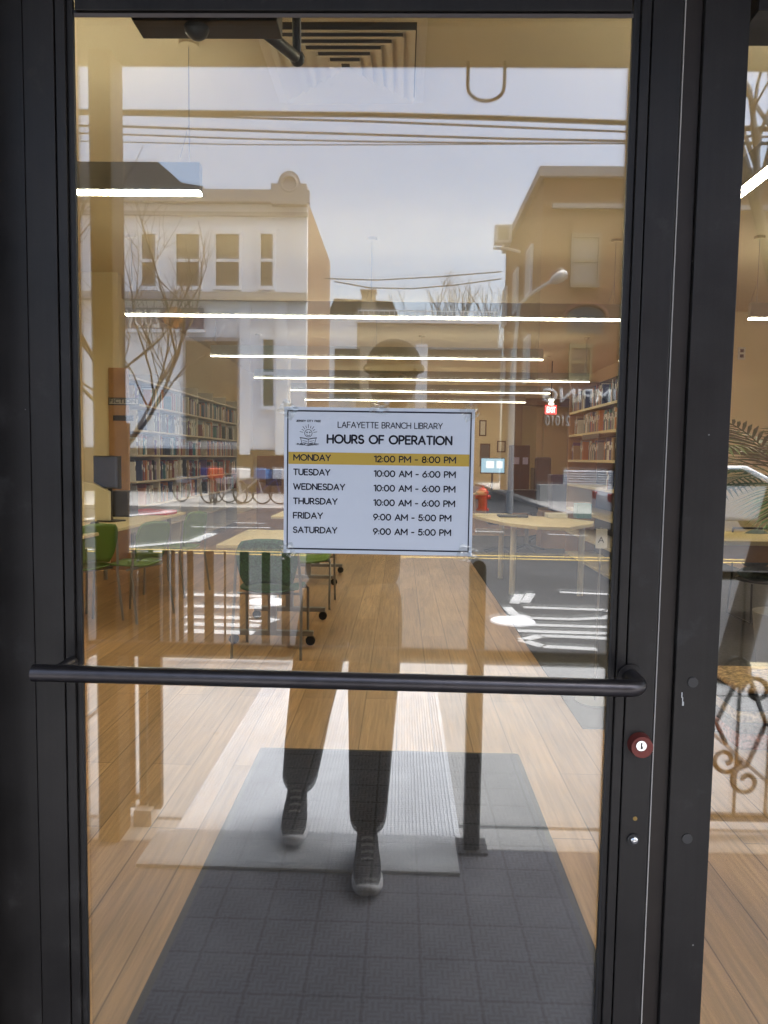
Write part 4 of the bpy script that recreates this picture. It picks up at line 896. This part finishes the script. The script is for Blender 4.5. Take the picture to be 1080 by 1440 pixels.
# buildings ---------------------------------------------------------
STUC = mat('white_stucco', (.74, .78, .84), .85, noise=(.9, .06)); STUCD = mat('grey_trim', (.30, .30, .31), .8)
BRK = m_brick('orange_brick', (.21, .075, .042), (.165, .06, .035), (.19, .14, .11)); BRKB = m_brick('brown_brick', (.20, .10, .055), (.15, .075, .045), (.25, .2, .16))
WGL = mat('window_glass_dark', (.06, .065, .07), .08, 0, .8); WBL = mat('window_blind', (.42, .42, .40), .6)
def window(par, px0, px1, py0, py1, Y, pane=WGL, frame=WHITE, sash=True):
    a, b = M(px0, py0, Y), M(px1, py1, Y); y = a.y
    f = MB(); w = .09
    f.box(a.x-w, b.x+w, y-.02, y+.09, a.z, a.z+w*1.6).box(a.x-w, b.x+w, y-.02, y+.14, b.z-w*1.4, b.z).box(a.x-w, a.x, y-.02, y+.08, b.z, a.z).box(b.x, b.x+w, y-.02, y+.08, b.z, a.z)
    if sash: f.box(a.x, b.x, y-.02, y+.06, (a.z+b.z)/2-.05, (a.z+b.z)/2+.05)
    fo = f.build('window', frame, par)
    MB().box(a.x, b.x, y-.01, y+.02, b.z, a.z).build('pane', pane, fo)
    return fo
Y = 25.4
a = M(432, 275, Y); X1 = a.x; ZT_ = M(300, 274, Y).z; zg = RZ
Yb = 34.0
lb_ = thing('white_corner_building', 'white two storey corner building with a rounded parapet ornament and navy shop sign', 'building', (-10, -Y-3, 0))
MB().box(-30, X1-.02, -Yb, -Y-.31, -.1, ZT_-.05).build('body', BRKB, lb_)
MB().box(-30, X1, -Y-.3, -Y, -.1, ZT_).build('front_wall', STUC, lb_)
zb_ = M(300, 632, Y).z; MB().box(-30, X1+.02, -Y+.001, -Y+.12, -.1, zb_).build('base', mat('dark_base', (.05, .045, .042), .7, noise=(2, .3)), lb_)
MB().box(-30, X1+.12, -Y+.002, -Y+.28, ZT_-.32, ZT_+.1).box(-30, X1+.06, -Y+.002, -Y+.15, ZT_-.75, ZT_-.62).box(-30, X1+.05, -Y+.002, -Y+.4, M(300, 424, Y).z, M(300, 414, Y).z).build('cornice', STUCD, lb_)
c = M(408, 266, Y); orn = MB(); R_ = abs(M(430, 266, Y).x-M(388, 266, Y).x)/2
orn.box(c.x-R_-.1, c.x+R_+.1, -Y-.3, -Y+.3, ZT_-.4, ZT_+.30)
orn.prism([(c.x+R_*.75*math.cos(PI*k/12), -Y-.25, ZT_+.301+R_*.85*math.sin(PI*k/12)) for k in range(13)], (0, .5, 0)); orn.torus((c.x, -Y+.28, ZT_+.3), (0, 1, 0), R_*.5, .05); orn.build('parapet_ornament', STUCD, lb_)
GB = mat('warm_dark_glass', (.10, .085, .06), .15, 0, .7)
for q in ((248, 281, 330, 404), (304, 337, 330, 404), (367, 384, 330, 404), (200, 220, 330, 404), (130, 165, 330, 404)): window(lb_, *q, Y, GB, STUC)
window(lb_, 262, 335, 480, 622, Y, GB, STUCD, False); window(lb_, 371, 385, 478, 572, Y, mat('teal_glass', (.05, .12, .11), .2), STUC, True)
for px in (345, 395): a, b = M(px-6, 426, Y), M(px+8, 640, Y); MB().box(a.x, b.x, -Y+.001, -Y+.16, b.z, a.z).build('pilaster', STUC, lb_)
a, b = M(150, 433, Y), M(288, 464, Y)
ssn = thing('shop_sign', 'navy shop sign with white letters and an orange emblem on the white building', 'sign', ((a.x+b.x)/2, -Y+.1, a.z))
MB().box(a.x, b.x, -Y+.06, -Y+.14, b.z, a.z).build('board', mat('navy_board', (.05, .07, .14), .5), ssn)
MB().box(a.x-.05, b.x+.05, -Y+.05, -Y+.18, b.z-.12, b.z-.01).build('edge', STUC, ssn)
RT = lambda v: Matrix.Translation(v) @ Matrix.Rotation(PI, 4, 'Z') @ Matrix.Rotation(PI/2, 4, 'X')
p = M(229, 461, Y); q = M(180, 461, Y)
text('lettering', 'ZUOV', WHITE, ssn, RT(Vector((p.x, -Y+.145, p.z))), p.x-q.x, .62, th=.02, bold=.03)
c = M(247, 448, Y); MB().cyl((c.x, -Y+.141, c.z), (c.x, -Y+.18, c.z), .38, n=24).build('emblem', mat('orange_emblem', (.55, .22, .06), .5), ssn)
# dark mansard behind
Yd = 36; pts = [M(0, 228, Yd), M(222, 228, Yd), M(236, 240, Yd), M(255, 257, Yd), M(285, 262, Yd), M(290, 330, Yd), M(0, 330, Yd)]
dm = thing('grey_mansard_house', 'dark grey house with a curved mansard roof behind the white building', 'building', (pts[1].x, -Yd-3, 0))
MB().prism(pts, (0, -7, 0)).build('roof', mat('slate_grey', (.085, .09, .10), .8, noise=(1, .15)), dm)
MB().box(pts[0].x, pts[5].x, -Yd-7, -Yd, -.1, pts[5].z-.01).build('wall', STUCD, dm)
# right brick building
Y = 24.3; X0 = M(765, 252, Y).x; ZR = M(800, 251, Y).z; Ye = X0*FPX/(703-564.5)-1.08
rb = thing('brick_corner_building', 'orange brown brick corner building with a roller shutter and arched window', 'building', (12, -Y-4, 0))
MB().box(X0, 28, -Ye, -Y, -.1, ZR).build('body', BRK, rb)
MB().box(X0-.18, 28, -Ye-.2, -Y+.2, ZR+.001, ZR+.32).box(X0+.3, 28, -Y+.001, -Y+.12, ZR-1.0, ZR-.85).build('cornice', STUCD, rb)
BFR = mat('stone_frame', (.22, .19, .16), .8); WBD = mat('grey_blind', (.26, .25, .235), .6)
window(rb, 807, 839, 335, 400, Y, WBD, BFR); window(rb, 900, 932, 335, 400, Y, WBD, BFR); window(rb, 804, 828, 490, 530, Y, GB, mat('olive_frame', (.25, .22, .12), .7))
a, b = M(797, 470, Y), M(850, 432, Y); ar = MB(); cx = (a.x+b.x)/2; R_ = (b.x-a.x)/2
ar.prism([(cx+R_*math.cos(PI*k/14), -Y-.02, b.z-R_*.55+R_*.55*math.sin(PI*k/14)) for k in range(15)] + [(a.x, -Y-.02, a.z), (b.x, -Y-.02, a.z)], (0, .05, 0)); aw = ar.build('arched_window', mat('slate_glass', (.05, .05, .07), .3), rb)
ar2 = MB(); ar2.tube([(cx+(R_+.1)*math.cos(PI*k/14), -Y+.03, b.z-R_*.55+(R_*.55+.1)*math.sin(PI*k/14)) for k in range(15)], .08, 8); ar2.build('arch_trim', mat('brick_trim', (.22, .09, .06), .8), aw)
for k in range(3):
    for j in range(2):
        yw = -Y-2.2-k*3.2; z = 4.2+j*3.2
        w_ = MB().box(X0-.09, X0+.03, yw-.55, yw+.55, z, z+1.7).build('window', STUC, rb); MB().box(X0-.1, X0-.091, yw-.45, yw+.45, z+.1, z+1.6).build('pane', WBL, w_)
a, b = M(792, 660, Y), M(858, 702, Y)
shm = MB(); n = 12
for k in range(n):
    z0 = lerp(b.z, a.z, k/n); z1 = lerp(b.z, a.z, (k+1)/n); shm.prism([(a.x, -Y+.02, z0), (a.x, -Y+.09, z0+.01), (a.x, -Y+.05, z1-.012), (a.x, -Y+.02, z1-.012)], (b.x-a.x+2.4, 0, 0))
shm.build('roller_shutter', mat('pale_shutter', (.55, .55, .56), .5, .2), rb)
a, b = M(690, 700, Y-.6), M(792, 724, Y-.6); MB().box(X0+.05, X0+2.6, -Y+.01, -Y+.7, -.05, .55).build('loading_step', CONCF, rb)
a, b = M(796, 570, Y), M(905, 542, Y)
js = thing('white_letter_sign', 'white letter sign on the brick building above the roller shutter', 'sign', (a.x, -Y+.1, a.z))
MB().box(a.x-.2, b.x+1, -Y+.02, -Y+.08, a.z-.1, b.z+.1).build('board', mat('sign_brown', (.07, .05, .06), .6), js)
p = M(893, 567, Y); q = M(762, 567, Y); text('lettering', 'JUMPING', WHITE, js, RT(Vector((p.x, -Y+.085, p.z))), p.x-q.x, .46, th=.02, bold=.02)
p = M(801, 599, Y); q = M(766, 599, Y)
text('number', '21010', mat('grey_white', (.5, .5, .48), .6), js, RT(Vector((p.x, -Y+.05, p.z))), p.x-q.x, .36, th=.02, bold=.01)
# box lamp on bracket
c = M(708, 331, 29); fl = thing('bracket_floodlight', 'square pale floodlight on a bracket at the brick building side', 'floodlight', c)
MB().box(c.x-.36, c.x+.30, c.y-.2, c.y+.25, c.z-.36, c.z+.36).build('housing', WHITE, fl, bevel=.03); MB().box(c.x-.25, c.x+.18, c.y+.251, c.y+.27, c.z-.25, c.z+.26).build('lens', mat('lens_tan', (.40, .36, .26), .3), fl)
MB().tube([(c.x-.4, c.y, c.z-.5), (c.x+.2, c.y, c.z-.52), (X0+.02, c.y, c.z-.65)], .06, 8).cyl((c.x, c.y, c.z-.36), (c.x, c.y, c.z-.5), .05).build('bracket', STUC, fl)
# street lamp
p0 = M(716, 700, 17.9); a1, a2, a3 = M(730, 428, 17.9), M(752, 410, 17.7), M(776, 396, 17.5)
sl = thing('street_lamp', 'grey street lamp with a curved arm in front of the brick building', 'street lamp', (p0.x, p0.y, 0))
ALU = mat('galvanised', (.42, .42, .42), .5, .5)
MB().tube([(p0.x, p0.y, -.05), (p0.x, p0.y, 3), (p0.x+.02, p0.y, a1.z-1.2)], [.10, .08, .06], 12).build('pole', ALU, sl)
MB().tube([(p0.x+.02, p0.y, a1.z-1.25), a1, a2, a3], .045, 8).build('arm', ALU, sl)
h0, h1 = a3, M(797, 384, 17.4); d = h1-h0
MB().tube([h0-d*.1, h0+d*.15, h0+d*.5, h0+d*.9, h0+d*1.03], [.05, .11, .14, .12, .04], 12).build('lamp_head', ALU, sl)
# things down the side street
Yh = 58; hp = [M(459, 445, Yh), M(470, 420, Yh), M(552, 424, Yh), M(561, 445, Yh)]
hh = thing('distant_house', 'distant house with a dark roof and tan brick chimney down the side street', 'house', (hp[0].x, -Yh, 0))
MB().prism(hp, (0, -8, 0)).build('roof', mat('roof_brown', (.06, .05, .045), .8), hh)
MB().box(hp[0].x+.2, hp[3].x-.2, -Yh-8, -Yh-.05, -.1, hp[0].z).build('wall', STUC, hh)
a, b = M(508, 423, Yh-.5), M(528, 409, Yh-.5); MB().box(a.x, b.x, -Yh-1, -Yh+.2, a.z-1.5, b.z).box(a.x-.1, b.x+.1, -Yh-1.1, -Yh+.3, b.z+.001, b.z+.15).build('chimney', m_brick('tan_brick', (.36, .27, .15), (.3, .2, .1), (.3, .3, .28)), hh)
Yg = 48; a, b = M(502, 454, Yg), M(702, 447, Yg); gz = a.z
gr = thing('flat_roof_building', 'pale flat roofed building with a rooftop fence at the end of the side street', 'building', ((a.x+b.x)/2, -Yg, 0))
MB().box(a.x, b.x, -Yg-9, -Yg, -.1, gz).build('wall', mat('tan_render', (.36, .31, .24), .85, noise=(.5, .12)), gr)
MB().box(a.x-.1, b.x+.1, -Yg-.1, -Yg+.15, gz+.001, gz+.3).build('coping', STUC, gr)
mb = MB(); zt = M(502, 435, Yg).z; x = a.x
while x < b.x: mb.box(x, x+.05, -Yg-.6, -Yg-.55, gz+.3, zt); x += .35
mb.box(a.x, b.x, -Yg-.61, -Yg-.55, zt, zt+.08).build('roof_fence', WHITE, gr)
a, b = M(470, 490, Yg-.3), M(505, 560, Yg-.3); MB().box(a.x, b.x, -Yg+.002, -Yg+.05, b.z, a.z).build('garage_door', mat('dark_door', (.05, .045, .04), .6), gr)
a, b = M(585, 485, 40), M(600, 560, 40); tag(MB().box(a.x, b.x, -40.3, -40, -.1, a.z).build('stone_gatepost', STUC, bevel=.03), 'pale tall gatepost halfway down the side street', 'post')
a, b = M(602, 492, 42), M(706, 492, 42); wl_ = thing('brick_yard_wall', 'brown brick yard wall along the right of the side street', 'wall', ((a.x+b.x)/2, -42, 0))
MB().box(a.x, b.x, -42.4, -42, -.1, a.z).build('wall_face', BRKB, wl_); MB().box(a.x-.05, b.x+.05, -42.45, -41.95, a.z+.001, a.z+.15).build('coping', STUCD, wl_)
# bare trees
def tree(label, base, h, spread, seed, r0, lean=(0, 0), levels=4, nb=4, first=.35):
    rnd = random.Random(seed); t = thing('bare_tree', label, 'tree', base, 'bare winter trees'); BK = mat('bark', (.075, .058, .045), .9, noise=(12, .25))
    base = Vector(base); tr = MB(); cr = MB()
    top = base + Vector((lean[0], lean[1], h*first)); tr.tube([base, base.lerp(top, .5)+Vector((.02*h*.1, 0, 0)), top], [r0, r0*.85, r0*.7], 10); tr.build('trunk', BK, t)
    def grow(p, d, L_, r, lv):
        pts = [p]; q = p; dd = d
        for k in range(4):
            dd = (dd + Vector((rnd.uniform(-.22, .22), rnd.uniform(-.22, .22), rnd.uniform(-.05, .2)))).normalized(); q = q + dd*L_/4; pts.append(q)
        cr.tube(pts, [r*(1-.14*k) for k in range(5)], 6 if lv > 1 else 4, False)
        if lv == 0: return
        for k in range(nb):
            s = rnd.uniform(.3, 1.0); i = min(3, int(s*4)); pp_ = pts[i].lerp(pts[i+1], s*4-i)
            nd = (dd + Vector((rnd.uniform(-1, 1)*spread, rnd.uniform(-1, 1)*spread, rnd.uniform(-.2, .7)))).normalized()
            grow(pp_, nd, L_*rnd.uniform(.5, .75), r*.55, lv-1)
    for k in range(nb+1):
        az = 2*PI*k/(nb+1)+rnd.uniform(-.4, .4); grow(top - Vector((0, 0, rnd.uniform(0, h*.08))), Vector((math.cos(az)*spread, math.sin(az)*spread, 1.0)).normalized(), h*(1-first)*.55, r0*.5, levels-1)
    cr.build('branches', BK, t); return t
tree('young bare street tree by the kerb in front of the white building', (M(172, 800, 3.3).x, -3.3, 0), 3.1, .95, 3, .026, (.05, 0), 4, 4, .50)
tree('large bare street tree reflected in the sidelight', (M(1035, 700, 3.5).x, -3.5, 0), 6.5, .45, 9, .10, (.45, 0), 4, 4, .33)
tree('distant bare tree at the left end of the rooftop fence', (M(640, 500, 56).x, -58.5, 0), 15.5, .6, 5, .25, (0, 0), 4, 4, .4)
tree('distant bare tree next to the brick corner building', (M(690, 500, 60).x, -62, 0), 17, .6, 6, .25, (0, 0), 4, 4, .4)
# bicycles on the far pavement
def bike(label, loc, rz, col, bag):
    t = thing('rental_bicycle', label, 'bicycle', (0, 0, 0), 'bicycles on the far pavement')
    FR = mat('bike_'+col[0], col[1], .4); TY = PLASTK
    for x in (-.53, .53):
        w = MB().torus((x, 0, .33), (0, 1, 0), .31, .022, 24, 6).build('wheel', TY, t)
        s = MB()
        for k in range(8): s.cyl((x, 0, .33), (x+.3*math.cos(k*PI/4), 0, .33+.3*math.sin(k*PI/4)), .003, n=4)
        s.cyl((x, -.04, .33), (x, .04, .33), .03, n=10).build('spokes', ALU, w)
    MB().tube([(-.53, 0, .33), (-.12, 0, .30), (.40, 0, .72)], .025, 8).tube([(-.12, 0, .30), (-.22, 0, .80)], .022, 8).tube([(-.53, 0, .33), (-.2, 0, .66), (.40, 0, .76)], .018, 8).tube([(.53, 0, .33), (.36, 0, .95)], .022, 8).build('frame', FR, t)
    MB().sph((-.23, 0, .84), .11, 12, 8, (1.2, .8, .4)).build('saddle', PLASTK, t)
    MB().tube([(.25, -.3, 1.02), (.36, -.1, .98), (.36, .1, .98), (.25, .3, 1.02)], .015, 8).build('handlebar', PLASTK, t)
    MB().box(.38, .75, -.2, .2, .72, 1.0).build('front_box', mat('bag_'+bag[0], bag[1], .5), t, bevel=.03)
    MB().box(-.72, -.30, -.02, .02, .55, .74).build('rear_fender', FR, t, bevel=.015)
    t.location = loc; t.rotation_euler = (0, 0, rz); ORG.pop(t)
for px, rz, col, bag, lb in ((275, .5, ('grey', (.3, .3, .32)), ('navy', (.05, .07, .2)), 'grey bicycle with a navy box, farthest left on the far pavement'), (300, 1.2, ('red', (.45, .05, .03)), ('red', (.55, .10, .04)), 'red bicycle with a red box on the far pavement'),
                             (322, .7, ('white', (.6, .6, .6)), ('white', (.75, .75, .75)), 'white bicycle with a white box on the far pavement'), (345, .3, ('white', (.6, .6, .6)), ('blue', (.10, .22, .45)), 'white bicycle with a blue box on the far pavement'),
                             (368, .15, ('blue', (.06, .08, .25)), ('pale', (.7, .72, .75)), 'dark blue bicycle with a pale box, nearest the hours sign')):
    p = M(px, 690, 19.6); bike(lb, (p.x, -19.6, 0), rz, col, bag)
# hydrant
y = -18.5; c = M(678, 722, 18.5)
hy = thing('fire_hydrant', 'small orange red fire hydrant at the far kerb', 'hydrant', (c.x, y, 0)); OR = mat('hydrant_red', (.70, .06, .03), .5); o = Vector((c.x, y, 0))
MB().cyl(o, o+Vector((0, 0, .05)), .17, .17, 20).cyl(o+Vector((0, 0, .05)), o+Vector((0, 0, .46)), .12, .12, 20).cyl(o+Vector((0, 0, .46)), o+Vector((0, 0, .50)), .155, .155, 20).build('barrel', OR, hy, bevel=.008)
MB().sph(o+Vector((0, 0, .50)), .13, 18, 10, (1, 1, .8)).cyl(o+Vector((0, 0, .59)), o+Vector((0, 0, .66)), .035, .03, 6).build('cap', OR, hy)
for s_ in (-1, 1): MB().cyl(o+Vector((s_*.10, 0, .36)), o+Vector((s_*.20, 0, .36)), .06, .055, 14).build('side_outlet', OR, hy)
MB().cyl(o+Vector((0, .10, .30)), o+Vector((0, .19, .30)), .075, .07, 14).build('front_outlet', OR, hy)
# white parked car
cx0 = M(862, 700, 13.5).x; yc = -13.5
car = thing('parked_car', 'white parked car reflected in the sidelight', 'car', (cx0+2.2, yc-.9, RZ))
CW = mat('car_white', (.72, .73, .74), .25, coat=.6); CG = mat('car_glass', (.03, .035, .04), .06, 0, .9)
pr = [(0, .35), (.02, .78), (.12, .92), (.75, 1.02), (1.35, 1.43), (2.6, 1.45), (3.35, 1.08), (4.3, .92), (4.45, .62), (4.45, .35)]
MB().prism([(cx0+x, yc-1.75, RZ+z) for x, z in pr], (0, 1.75, 0)).build('body', CW, car, bevel=.07, seg=3)
for yy in (yc-1.756, yc+.004): MB().prism([(cx0+x, yy, RZ+z) for x, z in ((.95, 1.03), (1.42, 1.36), (2.5, 1.38), (3.1, 1.06))], (0, .003, 0)).build('side_window', CG, car)
MB().prism([(cx0+.72, yc-1.6, RZ+1.03), (cx0+1.30, yc-1.5, RZ+1.415), (cx0+1.30, yc-.25, RZ+1.415), (cx0+.72, yc-.15, RZ+1.03)], (-.012, 0, .012)).build('rear_window', CG, car)
for x in (.85, 3.55):
    for yy in (yc-1.70, yc-.2):
        w = MB().cyl((cx0+x, yy, RZ+.33), (cx0+x, yy+.21, RZ+.33), .33, n=24).build('wheel', PLASTK, car, bevel=.03); MB().cyl((cx0+x, yy-.004, RZ+.33), (cx0+x, yy+.214, RZ+.33), .2, n=16).build('rim', ALU, w)
for yy in (yc-1.6, yc-.4): MB().box(cx0-.01, cx0+.05, yy, yy+.25, RZ+.68, RZ+.84).build('tail_light', mat('tail_red', (.35, .02, .02), .3), car, bevel=.01)
# grey delivery van further right on the far side
# ================================================================== PERSON HOLDING THE PHONE
pe = thing('person', 'person in dark jacket, dark trousers and grey soled shoes walking up holding a phone', 'person', (-.18, -1.45, 0))
SKIN = mat('skin', (.38, .22, .15), .55); CLO = mat('dark_jacket', (.016, .017, .020), .85, noise=(25, .25)); TRO = mat('dark_trousers', (.014, .015, .019), .85, noise=(30, .25))
hipR, kneeR, ankR = Vector((-.08, -1.47, .88)), Vector((-.085, -1.375, .49)), Vector((-.095, -1.37, .09))
hipL, kneeL, ankL = Vector((-.25, -1.48, .88)), Vector((-.31, -1.50, .49)), Vector((-.37, -1.63, .12))
pel, sp, che, nkb, nk = Vector((-.165, -1.48, .95)), Vector((-.15, -1.48, 1.12)), Vector((-.11, -1.47, 1.32)), Vector((-.06, -1.47, 1.46)), Vector((-.045, -1.455, 1.53))
hd, ht = Vector((-.035, -1.44, 1.61)), Vector((-.03, -1.45, 1.70))
shR, elR, wrR = Vector((.095, -1.46, 1.39)), Vector((.16, -1.36, 1.15)), Vector((.075, -1.165, 1.285))
shL, elL, wrL = Vector((-.285, -1.46, 1.40)), Vector((-.33, -1.36, 1.16)), Vector((-.115, -1.165, 1.285))
nose, jaw = hd + Vector((.003, .105, -.005)), hd + Vector((.0, .065, -.075))
pts = [pel, sp, che, nkb, nk, hd, ht, hipR, kneeR, ankR, hipL, kneeL, ankL, shR, elR, wrR, shL, elL, wrL, jaw, nose, hd+Vector((-.078, -.01, 0)), hd+Vector((.078, -.01, 0))]
rad = [(.13, .10), (.125, .095), (.145, .10), .075, .052, (.066, .085), (.062, .075), .075, .052, .036, .075, .052, .036, .055, .036, .026, .055, .036, .026, .035, .013, .012, .012]
skin('body', [(pts, rad, [(0, 1), (1, 2), (2, 3), (3, 4), (4, 5), (5, 6), (0, 7), (7, 8), (8, 9), (0, 10), (10, 11), (11, 12), (2, 13), (13, 14), (14, 15), (2, 16), (16, 17), (17, 18), (5, 19), (5, 20), (5, 21), (5, 22)])], SKIN, pe)
skin('trousers', [([pel+Vector((0, 0, .06)), pel-Vector((0, 0, .03)), hipR-Vector((0, 0, .06)), kneeR, kneeR.lerp(ankR, .55), ankR-Vector((0, 0, .01)), hipL-Vector((0, 0, .06)), kneeL, kneeL.lerp(ankL, .55), ankL-Vector((0, 0, .005))],
                   [(.155, .125), (.16, .13), .115, .086, .076, .066, .115, .086, .078, .068], [(0, 1), (1, 2), (2, 3), (3, 4), (4, 5), (1, 6), (6, 7), (7, 8), (8, 9)])], TRO, pe)
skin('jacket', [([pel-Vector((0, 0, .06)), pel+Vector((0, 0, .06)), sp, che, nkb, nkb+Vector((.01, .01, .05)), shR, elR, elR.lerp(wrR, .85), shL, elL, elL.lerp(wrL, .85)],
                 [(.185, .15), (.18, .145), (.175, .14), (.185, .14), .10, .075, .078, .062, .048, .078, .062, .048], [(0, 1), (1, 2), (2, 3), (3, 4), (4, 5), (3, 6), (6, 7), (7, 8), (3, 9), (9, 10), (10, 11)])], CLO, pe)
hm = MB(); hm.sph(ht+Vector((0, -.008, -.012)), .094, 20, 12, (.98, 1.08, .86)); hm.torus(ht+Vector((0, -.005, -.03)), (0, .12, 1), .088, .017, 28, 8)
hm.build('knit_hat', mat('dark_knit', (.02, .02, .024), .95, noise=(60, .3)), pe)
ey = MB()
for s in (-1, 1): ey.sph(hd+Vector((s*.032, .082, .018)), .011, 10, 8)
ey.build('eyes', mat('eye', (.05, .03, .02), .2), pe)
MB().sph(hd+Vector((.0, .092, -.048)), .022, 12, 6, (1, .35, .28)).build('mouth', mat('lip', (.30, .12, .10), .5), pe)
def hand(wr, s, px, py_):           # s=+1 right hand, -1 left hand; the phone edge is at px
    ch = []; palm = [wr, wr+Vector((-s*.005, .03, .012)), Vector((px+s*.022, py_-.025, wr.z+.035)), Vector((px+s*.016, py_-.020, wr.z+.065))]
    ch.append((palm, [.022, (.026, .017), (.032, .016), (.026, .013)], chain(*palm)))
    for k, (dz, ln) in enumerate(((.078, .9), (.058, 1.0), (.036, .95), (.016, .8))):
        b = Vector((px+s*.020, py_-.012, wr.z+dz)); f = [b, b+Vector((-s*.002, .016, .003)), b+Vector((-s*.014, .026*ln, .004)), b+Vector((-s*.014-s*.02*ln, .0265*ln, .003))]
        ch.append((f, [.0088, .0085, .0078, .0068], chain(*f)))
    b = Vector((px+s*.018, py_-.028, wr.z+.045)); f = [b, b+Vector((-s*.010, -.006, .022)), b+Vector((-s*.024, .002, .040)), b+Vector((-s*.034, .006, .050))]
    ch.append((f, [.0115, .010, .009, .0075], chain(*f)))
    skin('hand', ch, SKIN, pe, 2)
PHY = -1.094
hand(wrR, 1, .030, PHY); hand(wrL, -1, -.052, PHY)
def shoe(toe, heel, lift=0):
    toe, heel = Vector(toe), Vector(heel); d = (toe-heel); L_ = d.length; d.normalize(); sd = Vector((d.y, -d.x, 0)).normalized()
    def loft(prof):
        vs = []; fs = []; n = 12
        for s, w, zb, zt in prof:
            for j in range(n):
                a = 2*PI*j/n; ca, sa = math.cos(a), math.sin(a)
                zz = (zb+zt)/2 + (zt-zb)/2*(abs(sa)**.7)*(1 if sa > 0 else -1)
                vs.append(heel + d*(s*L_) + sd*(w*(abs(ca)**.7)*(1 if ca > 0 else -1)) + Vector((0, 0, zz)))
        k = len(prof)
        fs = [(i*n+j, i*n+(j+1) % n, (i+1)*n+(j+1) % n, (i+1)*n+j) for i in range(k-1) for j in range(n)] + [tuple(range(n)), tuple(range((k-1)*n, k*n))]
        return MB().add(vs, fs, True)
    up = loft([(-.0, .026, .03, .085), (.06, .034, .022, .115), (.22, .037, .022, .118), (.40, .039, .022, .098), (.62, .045, .022, .075), (.82, .044, .022, .060), (.94, .034, .024, .050), (.985, .018, .026, .042)]).build('shoe', mat('shoe_upper', (.02, .0205, .025), .8), pe)
    loft([(-.03, .020, .004, .034), (0, .034, 0, .040), (.2, .041, 0, .040), (.45, .040, .003, .034), (.68, .051, 0, .034), (.86, .049, .002, .038), (.97, .037, .008, .046), (1.02, .016, .018, .044)]).build('sole', mat('shoe_sole', (.50, .50, .52), .7, noise=(40, .2)), up)
    lc = MB()
    for k in range(4): p = heel + d*(L_*(.42+.08*k)) + Vector((0, 0, .106-.011*k)); lc.tube([p-sd*.02, p+Vector((0, 0, .004)), p+sd*.02], .003, 6)
    lc.build('laces', mat('grey_lace', (.25, .25, .26), .8), up)
shoe((-.083, -1.125, 0.001), (-.098, -1.42, .001)); shoe((-.355, -1.385, .014), (-.375, -1.675, .05))
ph = thing('phone', 'slim black phone held upright in both hands facing the door', 'phone', (-.011, PHY, 1.31))
MB().box(-.047, .025, PHY-.004, PHY+.004, 1.235, 1.392).build('body', mat('phone_black', (.01, .01, .012), .25), ph, bevel=.003, seg=3)
MB().box(-.044, .022, PHY-.0048, PHY-.0041, 1.24, 1.387).build('screen', mat('phone_screen', (.02, .02, .02), .1, emit=((.35, .33, .3), .3)), ph)
for z in (1.37, 1.352, 1.334): MB().cyl((0, PHY+.0041, z), (0, PHY+.0058, z), .0065, n=20).build('lens', mat('lens_glass', (.01, .01, .015), .05), ph)
